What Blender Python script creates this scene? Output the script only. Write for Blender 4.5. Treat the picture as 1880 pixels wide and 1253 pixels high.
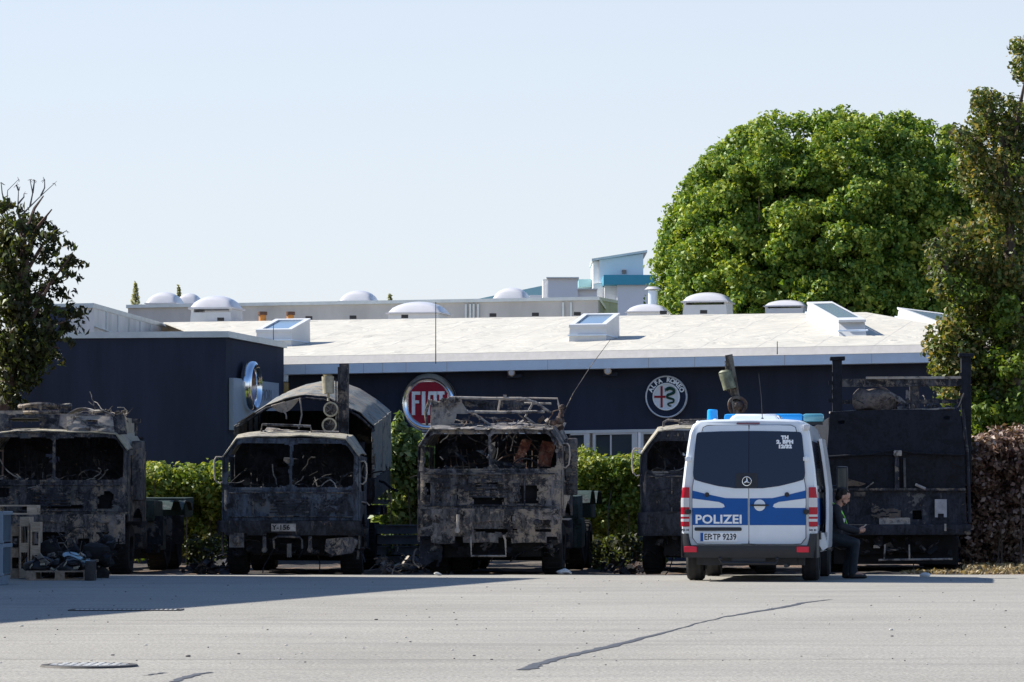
import bpy, bmesh, math, random
import numpy as np
from mathutils import Vector, Matrix, noise, Euler
for o in list(bpy.data.objects): bpy.data.objects.remove(o)
SC = bpy.context.scene; COL = SC.collection
rad = math.radians
# ------------------------------------------------------------- camera, world, sun
F = 6300.0; CH = 1.10; YH = 931.6
PITCH = math.atan((YH-626.5)/F)
cd = bpy.data.cameras.new('camera'); cam = bpy.data.objects.new('camera', cd); COL.objects.link(cam)
cd.sensor_width = 36; cd.lens = 36*F/1880; cd.clip_start = .5; cd.clip_end = 3000
cam.location = (0, 0, CH); cam.rotation_euler = (rad(90)+PITCH, 0, 0); SC.camera = cam
SUN_EL = rad(40); SUN_DIR = Vector((-1.0, .34, 0)).normalized()
w = bpy.data.worlds.new('World'); SC.world = w; w.use_nodes = True
nt = w.node_tree; bg = nt.nodes['Background']
sky = nt.nodes.new('ShaderNodeTexSky'); sky.sky_type = 'NISHITA'; sky.sun_disc = False
sky.sun_elevation = SUN_EL; sky.sun_rotation = math.atan2(SUN_DIR.x, SUN_DIR.y)
sky.air_density = 1.0; sky.dust_density = .3; sky.ozone_density = 6.0
bg.inputs[1].default_value = .10
# thin summer haze low in the sky: the same for camera, light and reflections
tcw = nt.nodes.new('ShaderNodeTexCoord'); sx_ = nt.nodes.new('ShaderNodeSeparateXYZ'); rw = nt.nodes.new('ShaderNodeValToRGB'); mw = nt.nodes.new('ShaderNodeMix'); mw.data_type = 'RGBA'
nt.links.new(tcw.outputs['Generated'], sx_.inputs[0]); nt.links.new(sx_.outputs[2], rw.inputs[0])
rw.color_ramp.elements.new(.15)
rw.color_ramp.elements[0].position = 0; rw.color_ramp.elements[1].position = .15; rw.color_ramp.elements[2].position = .30
for e_, v_ in zip(rw.color_ramp.elements, (.97, .72, 0.0)): e_.color = (v_, v_, v_, 1)
nt.links.new(rw.outputs[0], mw.inputs['Factor']); nt.links.new(sky.outputs[0], mw.inputs[6]); mw.inputs[7].default_value = (4.75, 4.95, 5.2, 1)
nt.links.new(mw.outputs[2], bg.inputs[0])
sd = bpy.data.lights.new('sun', 'SUN'); sun = bpy.data.objects.new('sun', sd); COL.objects.link(sun)
sd.energy = 5.0; sd.angle = rad(.5); sd.color = (1, .945, .85)
sv = Vector((SUN_DIR.x*math.cos(SUN_EL), SUN_DIR.y*math.cos(SUN_EL), math.sin(SUN_EL)))
sun.rotation_euler = sv.to_track_quat('Z', 'Y').to_euler()
SC.view_settings.view_transform = 'Standard'; SC.view_settings.look = 'None'
SC.view_settings.exposure = 0.8; SC.view_settings.gamma = 1
SC.render.engine = 'CYCLES'
# ------------------------------------------------------------- measuring helpers
FW = Vector((0, math.cos(PITCH), math.sin(PITCH))); UP = Vector((0, -math.sin(PITCH), math.cos(PITCH)))
EYE = Vector((0, 0, CH))
def ray(px, py): return FW*F + Vector((1, 0, 0))*(px-940) + UP*(626.5-py)
def P(px, py, Y):
    d = ray(px, py); return EYE + d*(Y/d.y)
def G(px, py, z=0.0):
    d = ray(px, py); return EYE + d*((z-CH)/d.z)
def hit(px, py, p0, n):
    d = ray(px, py); return EYE + d*((p0-EYE).dot(n)/d.dot(n))
def nv(p, s=1.0, seed=0.0): return noise.noise_vector(Vector(p)*s + Vector((seed*7.3, seed*3.1, seed)))
def n1(p, s=1.0, seed=0.0): return noise.noise(Vector(p)*s + Vector((seed*7.3, seed*3.1, seed)))
# ------------------------------------------------------------- materials
def lin(c): return tuple(((x/12.92) if x <= .04045 else ((x+.055)/1.055)**2.4) for x in c)
def newmat(name):
    m = bpy.data.materials.new(name); m.use_nodes = True
    return m, m.node_tree, m.node_tree.nodes['Principled BSDF']
def node(t, ty, **kw):
    n = t.nodes.new(ty)
    for k, v in kw.items():
        if k.startswith('i_'):
            key = k[2:]; key = int(key) if key.isdigit() else key
            n.inputs[key].default_value = v
        else: setattr(n, k, v)
    return n
def ramp(t, stops, fac, interp='LINEAR'):
    r = t.nodes.new('ShaderNodeValToRGB'); r.color_ramp.interpolation = interp
    e = r.color_ramp.elements
    while len(e) < len(stops): e.new(.5)
    for k, (p, c) in enumerate(stops):
        e[k].position = p; e[k].color = (c[0], c[1], c[2], 1) if hasattr(c, '__len__') else (c, c, c, 1)
    t.links.new(fac, r.inputs[0]); return r.outputs[0]
def mixc(t, fac, a, b, mode='MIX'):
    m = t.nodes.new('ShaderNodeMix'); m.data_type = 'RGBA'; m.blend_type = mode
    for s, v in ((m.inputs['Factor'], fac), (m.inputs[6], a), (m.inputs[7], b)):
        if hasattr(v, 'links'): t.links.new(v, s)
        elif isinstance(v, (int, float)): s.default_value = v
        else: s.default_value = (*v, 1)
    return m.outputs[2]
def coords(t, scale=(1, 1, 1), loc=(0, 0, 0), kind='Object'):
    tc = t.nodes.new('ShaderNodeTexCoord'); mp = t.nodes.new('ShaderNodeMapping')
    mp.inputs['Scale'].default_value = scale; mp.inputs['Location'].default_value = loc
    t.links.new(tc.outputs[kind], mp.inputs[0]); return mp.outputs[0]
def nz(t, vec, scale, detail=6, rough=.6, dist=0.0):
    n = node(t, 'ShaderNodeTexNoise', i_Scale=scale, i_Detail=detail, i_Roughness=rough, i_Distortion=dist)
    t.links.new(vec, n.inputs['Vector']); return n.outputs[0]
def bump(t, b, h, strength=.3, dist=.01):
    n = node(t, 'ShaderNodeBump', i_Strength=strength, i_Distance=dist)
    t.links.new(h, n.inputs['Height']); t.links.new(n.outputs[0], b.inputs['Normal'])
def mat(name, col, rough=.6, metal=0.0, var=.15, scale=4.0, bmp=0.0, coat=0.0, col2=None, kind='Object', stretch=(1, 1, 1), spec=None):
    m, t, b = newmat(name)
    v = coords(t, stretch, kind=kind); n = nz(t, v, scale, 8, .65)
    c2 = col2 or tuple(x*(1-var*2) for x in col); c1 = tuple(min(1, x*(1+var)) for x in col)
    t.links.new(ramp(t, [(.3, c2), (.7, c1)], n), b.inputs['Base Color'])
    b.inputs['Roughness'].default_value = rough; b.inputs['Metallic'].default_value = metal
    b.inputs['Coat Weight'].default_value = coat
    if spec is not None: b.inputs['Specular IOR Level'].default_value = spec
    if bmp: bump(t, b, nz(t, v, scale*5, 6, .7), bmp, .02)
    return m
def charred(name, seed=0, base=(.022, .024, .03), ash=(.17, .165, .16), rust=(.10, .055, .035), tan=(.27, .22, .17),
            a=.56, r=.60, tn=.66, paint=None, pa=.6, flake=.58):
    """burnt sheet steel: soot, grey ash patches, rust bloom, pale scaled spots"""
    m, t, b = newmat(name); L = seed*3.7
    v = coords(t, loc=(L, L*.7, -L)); vs = coords(t, (1.6, 1.6, .45), (L*1.3, 0, L))
    big = nz(t, v, 2.4, 12, .78, .4); mid = nz(t, v, 6.0, 12, .78, .5); fine = nz(t, v, 15, 8, .7, .3); st = nz(t, vs, 3.6, 8, .7, .4)
    c = ramp(t, [(.35, tuple(x*.45 for x in base)), (.6, tuple(x*1.7 for x in base))], fine)
    if paint:
        c = mixc(t, ramp(t, [(pa-.05, 0), (pa+.09, .85)], nz(t, vs, 3.4, 12, .82, .35)), c, paint)
    f1 = ramp(t, [(a-.03, 0), (a+.06, 1)], st); c = mixc(t, f1, c, mixc(t, fine, tuple(x*.35 for x in ash), ash))
    f2 = ramp(t, [(r-.02, 0), (r+.05, 1)], mid); c = mixc(t, f2, c, rust)
    sm = node(t, 'ShaderNodeMath', operation='ADD'); t.links.new(big, sm.inputs[0]); t.links.new(mid, sm.inputs[1])
    hf = node(t, 'ShaderNodeMath', operation='MULTIPLY', i_1=.5); t.links.new(sm.outputs[0], hf.inputs[0])
    f3 = ramp(t, [(tn-.075, 0), (tn-.045, 1)], hf.outputs[0]); c = mixc(t, f3, c, mixc(t, fine, tuple(x*.5 for x in tan), tan))
    # big flaked areas with crisp edges: bare scaled steel over the soot, and burnt-black holes in it
    pf = nz(t, coords(t, (1, 1, 1.25), (-L, L*2, L)), 1.35, 12, .66, .25)
    c = mixc(t, ramp(t, [(flake-.012, 0), (flake+.012, 1)], pf), c, mixc(t, ramp(t, [(.3, 0), (.7, 1)], st), tuple(x*.45 for x in ash), tuple(x*.95 for x in ash)))
    c = mixc(t, ramp(t, [(.56, 0), (.62, .85)], nz(t, coords(t, (1, 1, 1.6), (L, -L*3, L)), 1.9, 12, .72, .5)), c, (.008, .008, .010))
    t.links.new(c, b.inputs['Base Color']); b.inputs['Roughness'].default_value = .75
    b.inputs['Specular IOR Level'].default_value = .22
    bump(t, b, mid, .5, .03)
    return m
def leafmat(name, stops, trans=.35, rough=.5):
    m, t, b = newmat(name)
    g = t.nodes.new('ShaderNodeNewGeometry')
    v = coords(t); n = nz(t, v, .9, 3, .5)
    a = node(t, 'ShaderNodeMath', operation='MULTIPLY_ADD', i_1=.55, i_2=0.0); t.links.new(g.outputs['Random Per Island'], a.inputs[0])
    s = node(t, 'ShaderNodeMath', operation='MULTIPLY_ADD', i_1=.75); t.links.new(n, s.inputs[0]); t.links.new(a.outputs[0], s.inputs[2])
    c = ramp(t, stops, s.outputs[0]); t.links.new(c, b.inputs['Base Color'])
    b.inputs['Roughness'].default_value = rough; b.inputs['Specular IOR Level'].default_value = .35
    tr = t.nodes.new('ShaderNodeBsdfTranslucent'); mx = t.nodes.new('ShaderNodeMixShader'); mx.inputs[0].default_value = trans
    br = mixc(t, 1.0, c, (1.35, 1.25, .55), 'MULTIPLY'); t.links.new(br, tr.inputs[0])
    out = [x for x in t.nodes if x.type == 'OUTPUT_MATERIAL'][0]
    t.links.new(b.outputs[0], mx.inputs[1]); t.links.new(tr.outputs[0], mx.inputs[2]); t.links.new(mx.outputs[0], out.inputs[0])
    return m
# ------------------------------------------------------------- mesh builder
class MB:
    def __init__(s): s.v = []; s.f = []; s.m = []
    def add(s, vs, fs, mi=0, M=None):
        o = len(s.v)
        s.v += [(M @ Vector(p)) if M is not None else Vector(p) for p in vs]
        s.f += [tuple(i+o for i in f) for f in fs]; s.m += [mi]*len(fs); return s
    def box(s, x0, x1, y0, y1, z0, z1, mi=0, M=None, bev=0.0):
        if bev <= 0:
            vs = [(x0, y0, z0), (x1, y0, z0), (x1, y1, z0), (x0, y1, z0), (x0, y0, z1), (x1, y0, z1), (x1, y1, z1), (x0, y1, z1)]
            fs = [(3, 2, 1, 0), (4, 5, 6, 7), (0, 1, 5, 4), (1, 2, 6, 5), (2, 3, 7, 6), (3, 0, 4, 7)]
            return s.add(vs, fs, mi, M)
        bm = bmesh.new(); bmesh.ops.create_cube(bm, size=1)
        for v in bm.verts: v.co = Vector(((x0+x1)/2+v.co.x*(x1-x0), (y0+y1)/2+v.co.y*(y1-y0), (z0+z1)/2+v.co.z*(z1-z0)))
        bmesh.ops.bevel(bm, geom=bm.edges[:], offset=bev, segments=2, profile=.6, affect='EDGES')
        return s.bm(bm, mi, M)
    def bm(s, bm, mi=0, M=None):
        bm.verts.ensure_lookup_table()
        for i, v in enumerate(bm.verts): v.index = i
        s.add([v.co.copy() for v in bm.verts], [[v.index for v in f.verts] for f in bm.faces], mi, M); bm.free(); return s
    def cyl(s, p0, p1, r0, r1=None, n=12, mi=0, cap=True):
        p0 = Vector(p0); p1 = Vector(p1); r1 = r0 if r1 is None else r1
        q = (p1-p0).to_track_quat('Z', 'Y'); vs = []
        for p, r in ((p0, r0), (p1, r1)):
            for k in range(n):
                a = 2*math.pi*k/n; vs.append(p + q @ Vector((r*math.cos(a), r*math.sin(a), 0)))
        fs = [(k, (k+1) % n, n+(k+1) % n, n+k) for k in range(n)]
        if cap: fs += [tuple(range(n-1, -1, -1)), tuple(range(n, 2*n))]
        return s.add(vs, fs, mi)
    def tube(s, pts, r, n=7, mi=0):
        pts = [Vector(p) for p in pts]; rs = r if isinstance(r, (list, tuple)) else [r]*len(pts)
        vs = []; fs = []; u = None
        for i, p in enumerate(pts):
            t = (pts[min(i+1, len(pts)-1)]-pts[max(i-1, 0)]).normalized()
            if u is None: u = t.orthogonal().normalized()
            else: u = (u-t*u.dot(t)).normalized()
            b = t.cross(u)
            for k in range(n):
                a = 2*math.pi*k/n; vs.append(p+(u*math.cos(a)+b*math.sin(a))*rs[i])
        for i in range(len(pts)-1):
            for k in range(n): fs.append((i*n+k, i*n+(k+1) % n, (i+1)*n+(k+1) % n, (i+1)*n+k))
        fs += [tuple(range(n-1, -1, -1)), tuple((len(pts)-1)*n+k for k in range(n))]
        return s.add(vs, fs, mi)
    def lathe(s, prof, M=None, n=28, mi=0):
        vs = []; fs = []; m = len(prof)
        for k in range(n):
            a = 2*math.pi*k/n
            for r, z in prof: vs.append((r*math.cos(a), r*math.sin(a), z))
        for k in range(n):
            for i in range(m-1):
                a, b = k*m+i, ((k+1) % n)*m+i; fs.append((a, b, b+1, a+1))
        return s.add(vs, fs, mi, M)
    def prism(s, pts, h0, h1, axis='y', mi=0, M=None):
        """2D outline extruded along an axis ('y': pts are x,z; 'x': y,z; 'z': x,y)"""
        f = {'y': lambda a, b, h: (a, h, b), 'x': lambda a, b, h: (h, a, b), 'z': lambda a, b, h: (a, b, h)}[axis]
        n = len(pts); vs = [f(a, b, h0) for a, b in pts]+[f(a, b, h1) for a, b in pts]
        fs = [tuple(range(n)), tuple(range(2*n-1, n-1, -1))]+[(k, n+k, n+(k+1) % n, (k+1) % n) for k in range(n)]
        return s.add(vs, fs, mi, M)
    def sheet(s, f, nu, nw, skip=None, th=.02, mi=0):
        pts = [[Vector(f(i/nu, j/nw)) for i in range(nu+1)] for j in range(nw+1)]
        vs = []; idx = lambda i, j: j*(nu+1)+i
        back = []
        for j in range(nw+1):
            for i in range(nu+1):
                du = pts[j][min(i+1, nu)]-pts[j][max(i-1, 0)]; dv = pts[min(j+1, nw)][i]-pts[max(j-1, 0)][i]
                n = du.cross(dv); n = n.normalized() if n.length > 1e-9 else Vector((0, 0, 1))
                vs.append(pts[j][i]); back.append(pts[j][i]-n*th)
        N = len(vs); keep = [[not (skip and skip((i+.5)/nu, (j+.5)/nw)) for i in range(nu)] for j in range(nw)]
        K = lambda i, j: 0 <= i < nu and 0 <= j < nw and keep[j][i]
        fs = []
        for j in range(nw):
            for i in range(nu):
                if not keep[j][i]: continue
                a, b, c, d = idx(i, j), idx(i+1, j), idx(i+1, j+1), idx(i, j+1)
                fs.append((a, b, c, d)); fs.append((N+d, N+c, N+b, N+a))
                if not K(i, j-1): fs.append((b, a, N+a, N+b))
                if not K(i+1, j): fs.append((c, b, N+b, N+c))
                if not K(i, j+1): fs.append((d, c, N+c, N+d))
                if not K(i-1, j): fs.append((a, d, N+d, N+a))
        return s.add(vs+back, fs, mi)
    def ball(s, c, r, n=12, mi=0, sc=(1, 1, 1), rot=None):
        bm = bmesh.new(); bmesh.ops.create_uvsphere(bm, u_segments=n, v_segments=max(6, n*2//3), radius=r)
        M = Matrix.Translation(c) @ (rot.to_matrix().to_4x4() if rot else Matrix()) @ Matrix.Diagonal((*sc, 1))
        return s.bm(bm, mi, M)
    def warp(s, amp, freq=2.0, seed=0.0):
        s.v = [p+nv(p, freq, seed)*amp for p in s.v]; return s
    def build(s, name, mats, parent=None, smooth=35, label=None):
        me = bpy.data.meshes.new(name); me.from_pydata([tuple(p) for p in s.v], [], s.f)
        mats = mats if isinstance(mats, (list, tuple)) else [mats]
        for m in mats: me.materials.append(m)
        me.polygons.foreach_set('material_index', s.m)
        me.validate(); me.update()
        if smooth:
            me.polygons.foreach_set('use_smooth', [True]*len(me.polygons))
            me.set_sharp_from_angle(angle=rad(smooth))
        o = bpy.data.objects.new(name, me); COL.objects.link(o)
        if parent: o.parent = parent
        if label: o['label'] = label
        return o
def split_build(mb, name, mats, parent=None, smooth=35):
    """one object per separate piece"""
    par = list(range(len(mb.v)))
    def find(a):
        while par[a] != a: par[a] = par[par[a]]; a = par[a]
        return a
    for f in mb.f:
        for b_ in f[1:]: par[find(f[0])] = find(b_)
    groups = {}
    for i, f in enumerate(mb.f): groups.setdefault(find(f[0]), []).append(i)
    out = []
    for g_ in groups.values():
        ids = sorted({q for i in g_ for q in mb.f[i]}); mp = {q: k for k, q in enumerate(ids)}; m2 = MB()
        m2.v = [mb.v[q] for q in ids]; m2.f = [tuple(mp[q] for q in mb.f[i]) for i in g_]; m2.m = [mb.m[i] for i in g_]
        out.append(m2.build(name, mats, parent, smooth))
    return out
def tag(o, label=None, cat=None, group=None, kind=None):
    if label: o['label'] = label
    if cat: o['category'] = cat
    if group: o['group'] = group
    if kind: o['kind'] = kind
    return o
def thing(name, label, cat, loc=(0, 0, 0), rz=0.0, group=None):
    o = bpy.data.objects.new(name, None); COL.objects.link(o); o.location = loc; o.rotation_euler = (0, 0, rz)
    o.empty_display_size = .3
    return tag(o, label, cat, group)
def dup(root, loc, label=None, rz=None):
    r = root.copy(); COL.objects.link(r); r.location = loc
    if rz is not None: r.rotation_euler = (0, 0, rz)
    if label: r['label'] = label
    for ch in list(root.children):
        c = ch.copy(); COL.objects.link(c); c.parent = r
        for g in list(ch.children):
            d = g.copy(); COL.objects.link(d); d.parent = c
    return r
def text(s, size, off=.0, align='CENTER', sx=1.0, ext=0.0):
    """flat lettering as vertices and faces in the x,z plane, facing -y"""
    cu = bpy.data.curves.new('t', 'FONT'); cu.body = s; cu.size = size; cu.offset = off; cu.extrude = ext
    cu.align_x = align; cu.align_y = 'CENTER'; cu.space_character = 1.05; cu.resolution_u = 3
    o = bpy.data.objects.new('t', cu); COL.objects.link(o); bpy.context.view_layer.update()
    me = bpy.data.meshes.new_from_object(o.evaluated_get(bpy.context.evaluated_depsgraph_get()))
    vs = [Vector((v.co.x*sx, -v.co.z, v.co.y)) for v in me.vertices]; fs = [tuple(p.vertices) for p in me.polygons]
    bpy.data.objects.remove(o); bpy.data.curves.remove(cu); bpy.data.meshes.remove(me)
    return vs, fs
def patch(mb, poly, yfn, off, mi=0, step=.12, th=0.0):
    """an (x,z) outline laid on the surface y=yfn(x,z), off metres proud of it"""
    bm = bmesh.new(); bm.faces.new([bm.verts.new((x, 0, z)) for x, z in poly])
    xs = [p[0] for p in poly]; zs = [p[1] for p in poly]
    for ax, lo, hi in ((0, min(xs), max(xs)), (2, min(zs), max(zs))):
        k = lo+step
        while k < hi-1e-4:
            co = [0, 0, 0]; co[ax] = k; no = [0, 0, 0]; no[ax] = 1
            bmesh.ops.bisect_plane(bm, geom=bm.verts[:]+bm.edges[:]+bm.faces[:], plane_co=co, plane_no=no); k += step
    for v in bm.verts: v.co.y = yfn(v.co.x, v.co.z)-off
    bmesh.ops.recalc_face_normals(bm, faces=bm.faces[:])
    bm.normal_update()
    for f in bm.faces:
        if f.normal.y > 0: f.normal_flip()
    mb.bm(bm, mi)
def leaves(name, mtl, clumps, size, parent, seed=1, up=.5, shell=.55, aspect=.62, droop=0.0):
    """clumps: (centre, (rx,ry,rz), count); folded leaf faces spread through each clump"""
    rng = np.random.default_rng(seed); C = []; N = []
    for c, r, n in clumps:
        d = rng.normal(size=(n, 3)); d /= np.linalg.norm(d, axis=1)[:, None]
        rr = shell+(1-shell)*rng.random(n)**.6
        rr *= 1+.16*rng.normal(size=n)*(rng.random(n) < .3)
        C.append(np.array(c)[None]+d*rr[:, None]*np.array(r)[None]); N.append(d)
    C = np.concatenate(C); N = np.concatenate(N); n = len(C)
    N = N+rng.normal(size=(n, 3))*.55+np.array([0, 0, up]); N /= np.linalg.norm(N, axis=1)[:, None]
    T = rng.normal(size=(n, 3)); T[:, 2] -= droop; T -= N*(T*N).sum(1)[:, None]; T /= np.linalg.norm(T, axis=1)[:, None]
    B = np.cross(N, T); s = size*(.6+.8*rng.random(n))[:, None]
    V = np.empty((n, 4, 3)); V[:, 0] = C-T*s*.5; V[:, 1] = C+B*s*aspect*.5+N*s*.12; V[:, 2] = C+T*s*.5-N*s*.08; V[:, 3] = C-B*s*aspect*.5+N*s*.12
    me = bpy.data.meshes.new(name); me.vertices.add(4*n); me.vertices.foreach_set('co', V.reshape(-1))
    me.loops.add(4*n); me.loops.foreach_set('vertex_index', np.arange(4*n)); me.polygons.add(n)
    me.polygons.foreach_set('loop_start', np.arange(n)*4); me.update(calc_edges=True); me.validate()
    me.materials.append(mtl); o = bpy.data.objects.new(name, me); COL.objects.link(o); o.parent = parent
    return o
def remeshed(name, mb, mats, voxel, parent, smooth_it=2):
    """fuse overlapping volumes into one continuous skin"""
    o = mb.build('tmp', mats, None, 0); md = o.modifiers.new('r', 'REMESH'); md.mode = 'VOXEL'; md.voxel_size = voxel; md.use_smooth_shade = True
    if smooth_it:
        sm = o.modifiers.new('s', 'SMOOTH'); sm.iterations = smooth_it; sm.factor = .5
    bpy.context.view_layer.update()
    me = bpy.data.meshes.new_from_object(o.evaluated_get(bpy.context.evaluated_depsgraph_get())); me.name = name
    bpy.data.objects.remove(o); me.materials.clear(); me.materials.append(mats)
    me.polygons.foreach_set('use_smooth', [True]*len(me.polygons)); me.polygons.foreach_set('material_index', [0]*len(me.polygons))
    r = bpy.data.objects.new(name, me); COL.objects.link(r); r.parent = parent
    return r
def limb(mb, p0, p1, r0, r1, n=12):
    mb.cyl(p0, p1, r0, r1, n); mb.ball(p0, r0, n); mb.ball(p1, r1, n)
# ============================================================= SETTING
# --- ground
def asphalt_mat():
    m, t, b = newmat('asphalt'); v = coords(t, kind='Object')
    big = nz(t, v, .22, 6, .6, .4); mid = nz(t, coords(t, (.35, 1.6, 1)), 1.1, 7, .65, .3); fine = nz(t, v, 38, 3, .75); gr = nz(t, v, 9, 6, .8)
    c = ramp(t, [(.3, (.272, .262, .240)), (.7, (.330, .320, .296))], big)
    c = mixc(t, .75, c, mixc(t, mid, (.62, .62, .64), (1.25, 1.24, 1.2)), 'MULTIPLY')
    c = mixc(t, .8, c, mixc(t, ramp(t, [(.38, 0), (.62, 1)], fine), (.52, .52, .52), (1.48, 1.46, 1.42)), 'MULTIPLY')
    c = mixc(t, .5, c, mixc(t, ramp(t, [(.3, 0), (.7, 1)], gr), (.7, .7, .7), (1.25, 1.25, 1.24)), 'MULTIPLY')
    oil = nz(t, coords(t, (1, .6, 1), (3, 8, 0)), .55, 8, .7, .8); c = mixc(t, ramp(t, [(.60, 0), (.72, .38)], oil), c, (.10, .095, .09))
    trk = nz(t, coords(t, (.10, 1.4, 1), (1, 5, 0)), 1.3, 5, .6, .9); c = mixc(t, ramp(t, [(.56, 0), (.66, .30)], trk), c, (.15, .145, .14))
    spk = node(t, 'ShaderNodeTexVoronoi', i_Scale=5.0); t.links.new(v, spk.inputs['Vector']); c = mixc(t, ramp(t, [(.035, .6), (.06, 0)], spk.outputs['Distance']), c, (.06, .055, .05))
    t.links.new(c, b.inputs['Base Color']); b.inputs['Roughness'].default_value = .85; b.inputs['Specular IOR Level'].default_value = .3
    bump(t, b, fine, .5, .006); return m
M_asph = asphalt_mat()
def gravel_mat():
    m, t, b = newmat('soil'); v = coords(t)
    n = nz(t, v, 1.4, 9, .7, .5); f = nz(t, v, 14, 6, .75)
    c = ramp(t, [(.32, (.035, .030, .027)), (.5, (.10, .085, .07)), (.62, (.22, .18, .14)), (.75, (.16, .09, .055))], n)
    c = mixc(t, .6, c, mixc(t, f, (.4, .4, .4), (1.5, 1.5, 1.5)), 'MULTIPLY')
    t.links.new(c, b.inputs['Base Color']); b.inputs['Roughness'].default_value = .95; bump(t, b, f, .8, .04); return m
M_soil = gravel_mat()
g = MB(); g.sheet(lambda u, v: (-900+1800*u, -200+2700*v, -.06), 8, 8, None, .02)
tag(g.build('ground', M_soil, None, 0), kind='structure')
def yardf(u, v):                                  # far edge of the yard wanders a little
    x = -60+120*u; y = -6+ (62.2)*v
    if v > .999: y = 56.15+.10*n1((x, 0, 0), .8, 2)+.05*n1((x, 3, 0), 4, 2)
    return (x, y, 0)
g = MB(); g.sheet(yardf, 400, 30, None, .06); tag(g.build('yard_pavement', M_asph, None, 0), kind='structure')
# burnt ground under and behind the lorries, gently uneven
g = MB(); g.sheet(lambda u, v: (-14+28*u, 56.0+13*v, -.03+.035*n1((u*28, v*13, 0), .9, 3)+.02*n1((u*28, v*13, 0), 4, 3)), 200, 90, None, .03)
M_burnt = newmat('burnt_soil')
def bsoil():
    m, t, b = M_burnt; v = coords(t); n = nz(t, v, .8, 9, .72, .8); f = nz(t, v, 11, 6, .75)
    c = ramp(t, [(.38, (.02, .019, .02)), (.5, (.055, .045, .04)), (.6, (.20, .13, .085)), (.72, (.32, .27, .22))], n)
    c = mixc(t, .6, c, mixc(t, f, (.35, .35, .35), (1.55, 1.5, 1.5)), 'MULTIPLY')
    t.links.new(c, b.inputs['Base Color']); b.inputs['Roughness'].default_value = .95; bump(t, b, f, .8, .05); return m
M_burnt = bsoil(); tag(g.build('burnt_ground', M_burnt, None, 60), kind='structure')
# sealed crack and paving seams
M_crack = mat('crack_sealant', (.075, .073, .075), .55, var=.3, scale=12)
M_seam = mat('seam_dark', (.12, .115, .108), .8, var=.35, scale=3)
def strip(name, pts, ws, mtl, seed=0, z=.004):
    mb = MB(); L = []
    for k in range(len(pts)-1):
        for s in range(24):
            f = s/24; p = pts[k].lerp(pts[k+1], f); L.append((p, ws[k]*(1-f)+ws[k+1]*f))
    L.append((pts[-1], ws[-1])); vs = []
    for i, (p, wd) in enumerate(L):
        d = (L[min(i+1, len(L)-1)][0]-L[max(i-1, 0)][0]).normalized(); s = Vector((d.y, -d.x, 0))
        wd *= .8; j = .05*n1((i*.12, seed, 0)); wl = wd*(1+.7*n1((i*.35, seed, 5)))
        wr = wd*(1+.7*n1((i*.35, seed, 9)))
        vs += [(p+s*(j*.6-wl*.5)).to_tuple()[:2]+(z,), (p+s*(j*.6+wr*.5)).to_tuple()[:2]+(z,)]
    mb.add(vs, [(2*i, 2*i+1, 2*i+3, 2*i+2) for i in range(len(L)-1)])
    return tag(mb.build(name, mtl, None, 0), kind='structure')
strip('crack_seal', [G(960, 1231), G(1010, 1213), G(1110, 1190), G(1232, 1159)], [.13, .10, .12, .05], M_crack, 1)
strip('crack_seal', [G(1232, 1159), G(1285, 1144), G(1332, 1133)], [.03, .03, .03], M_crack, 2)
strip('crack_seal', [G(1332, 1133), G(1430, 1117), G(1478, 1107), G(1527, 1101)], [.06, .11, .09, .03], M_crack, 3)
strip('crack_seal', [G(318, 1253), G(345, 1243), G(383, 1235)], [.06, .09, .05], M_crack, 4)
strip('crack_seal', [G(262, 1241), G(305, 1236)], [.03, .05], M_crack, 5)
for k, (y, a, b_) in enumerate(((1139, -100, 1980), (1211, -200, 1700), (1104, 60, 700), (1086, 900, 1990))):
    strip('paving_seam', [G(a, y), G((a+b_)/2, y+1), G(b_, y)], [.022, .03, .02], M_seam, 10+k, .004)
# manhole cover and drain grate
M_iron = mat('cast_iron', (.62, .61, .58), .5, .1, var=.25, scale=20, bmp=.4)  # pale tone stands in for sheen on the lid; grate bars share it
M_iron_d = mat('dark_iron', (.07, .065, .06), .7, .3, var=.3, scale=10)
def manhole(px, py, r):
    p = G(px, py); t = thing('manhole_cover', 'round iron manhole cover with sheen put into its pale colour, set in the asphalt in the near left foreground', 'manhole cover', (p.x, p.y, 0))
    mb = MB(); mb.lathe([(r*.86, .004), (r*.86, .016), (r, .014), (r*1.03, .001)], n=40); mb.build('frame', M_iron_d, t)
    mb = MB(); mb.cyl((0, 0, -.02), (0, 0, .012), r*.84, n=40)
    for i in range(-4, 5):
        for j in range(-4, 5):
            if i*i+j*j < 19: mb.box(i*.06-.02, i*.06+.02, j*.06-.02, j*.06+.02, .0119, .018)
    mb.build('lid', M_iron, t)
manhole(164, 1224, .33)
p = G(232, 1121); t = thing('drain_grate', 'long flat iron drain grate at the edge of the large shadow on the asphalt', 'drain grate', (p.x, p.y, 0))
mb = MB(); mb.box(-.60, .60, -.20, -.16, -.02, .012); mb.box(-.60, .60, .16, .20, -.02, .012); mb.box(-.60, -.56, -.16, .16, -.02, .012); mb.box(.56, .60, -.16, .16, -.02, .012); mb.build('frame', M_iron_d, t)
mb = MB()
for k in range(22): mb.box(-.545+k*.05, -.52+k*.05, -.158, .158, -.01, .01)
mb.build('bars', M_iron, t)
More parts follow.
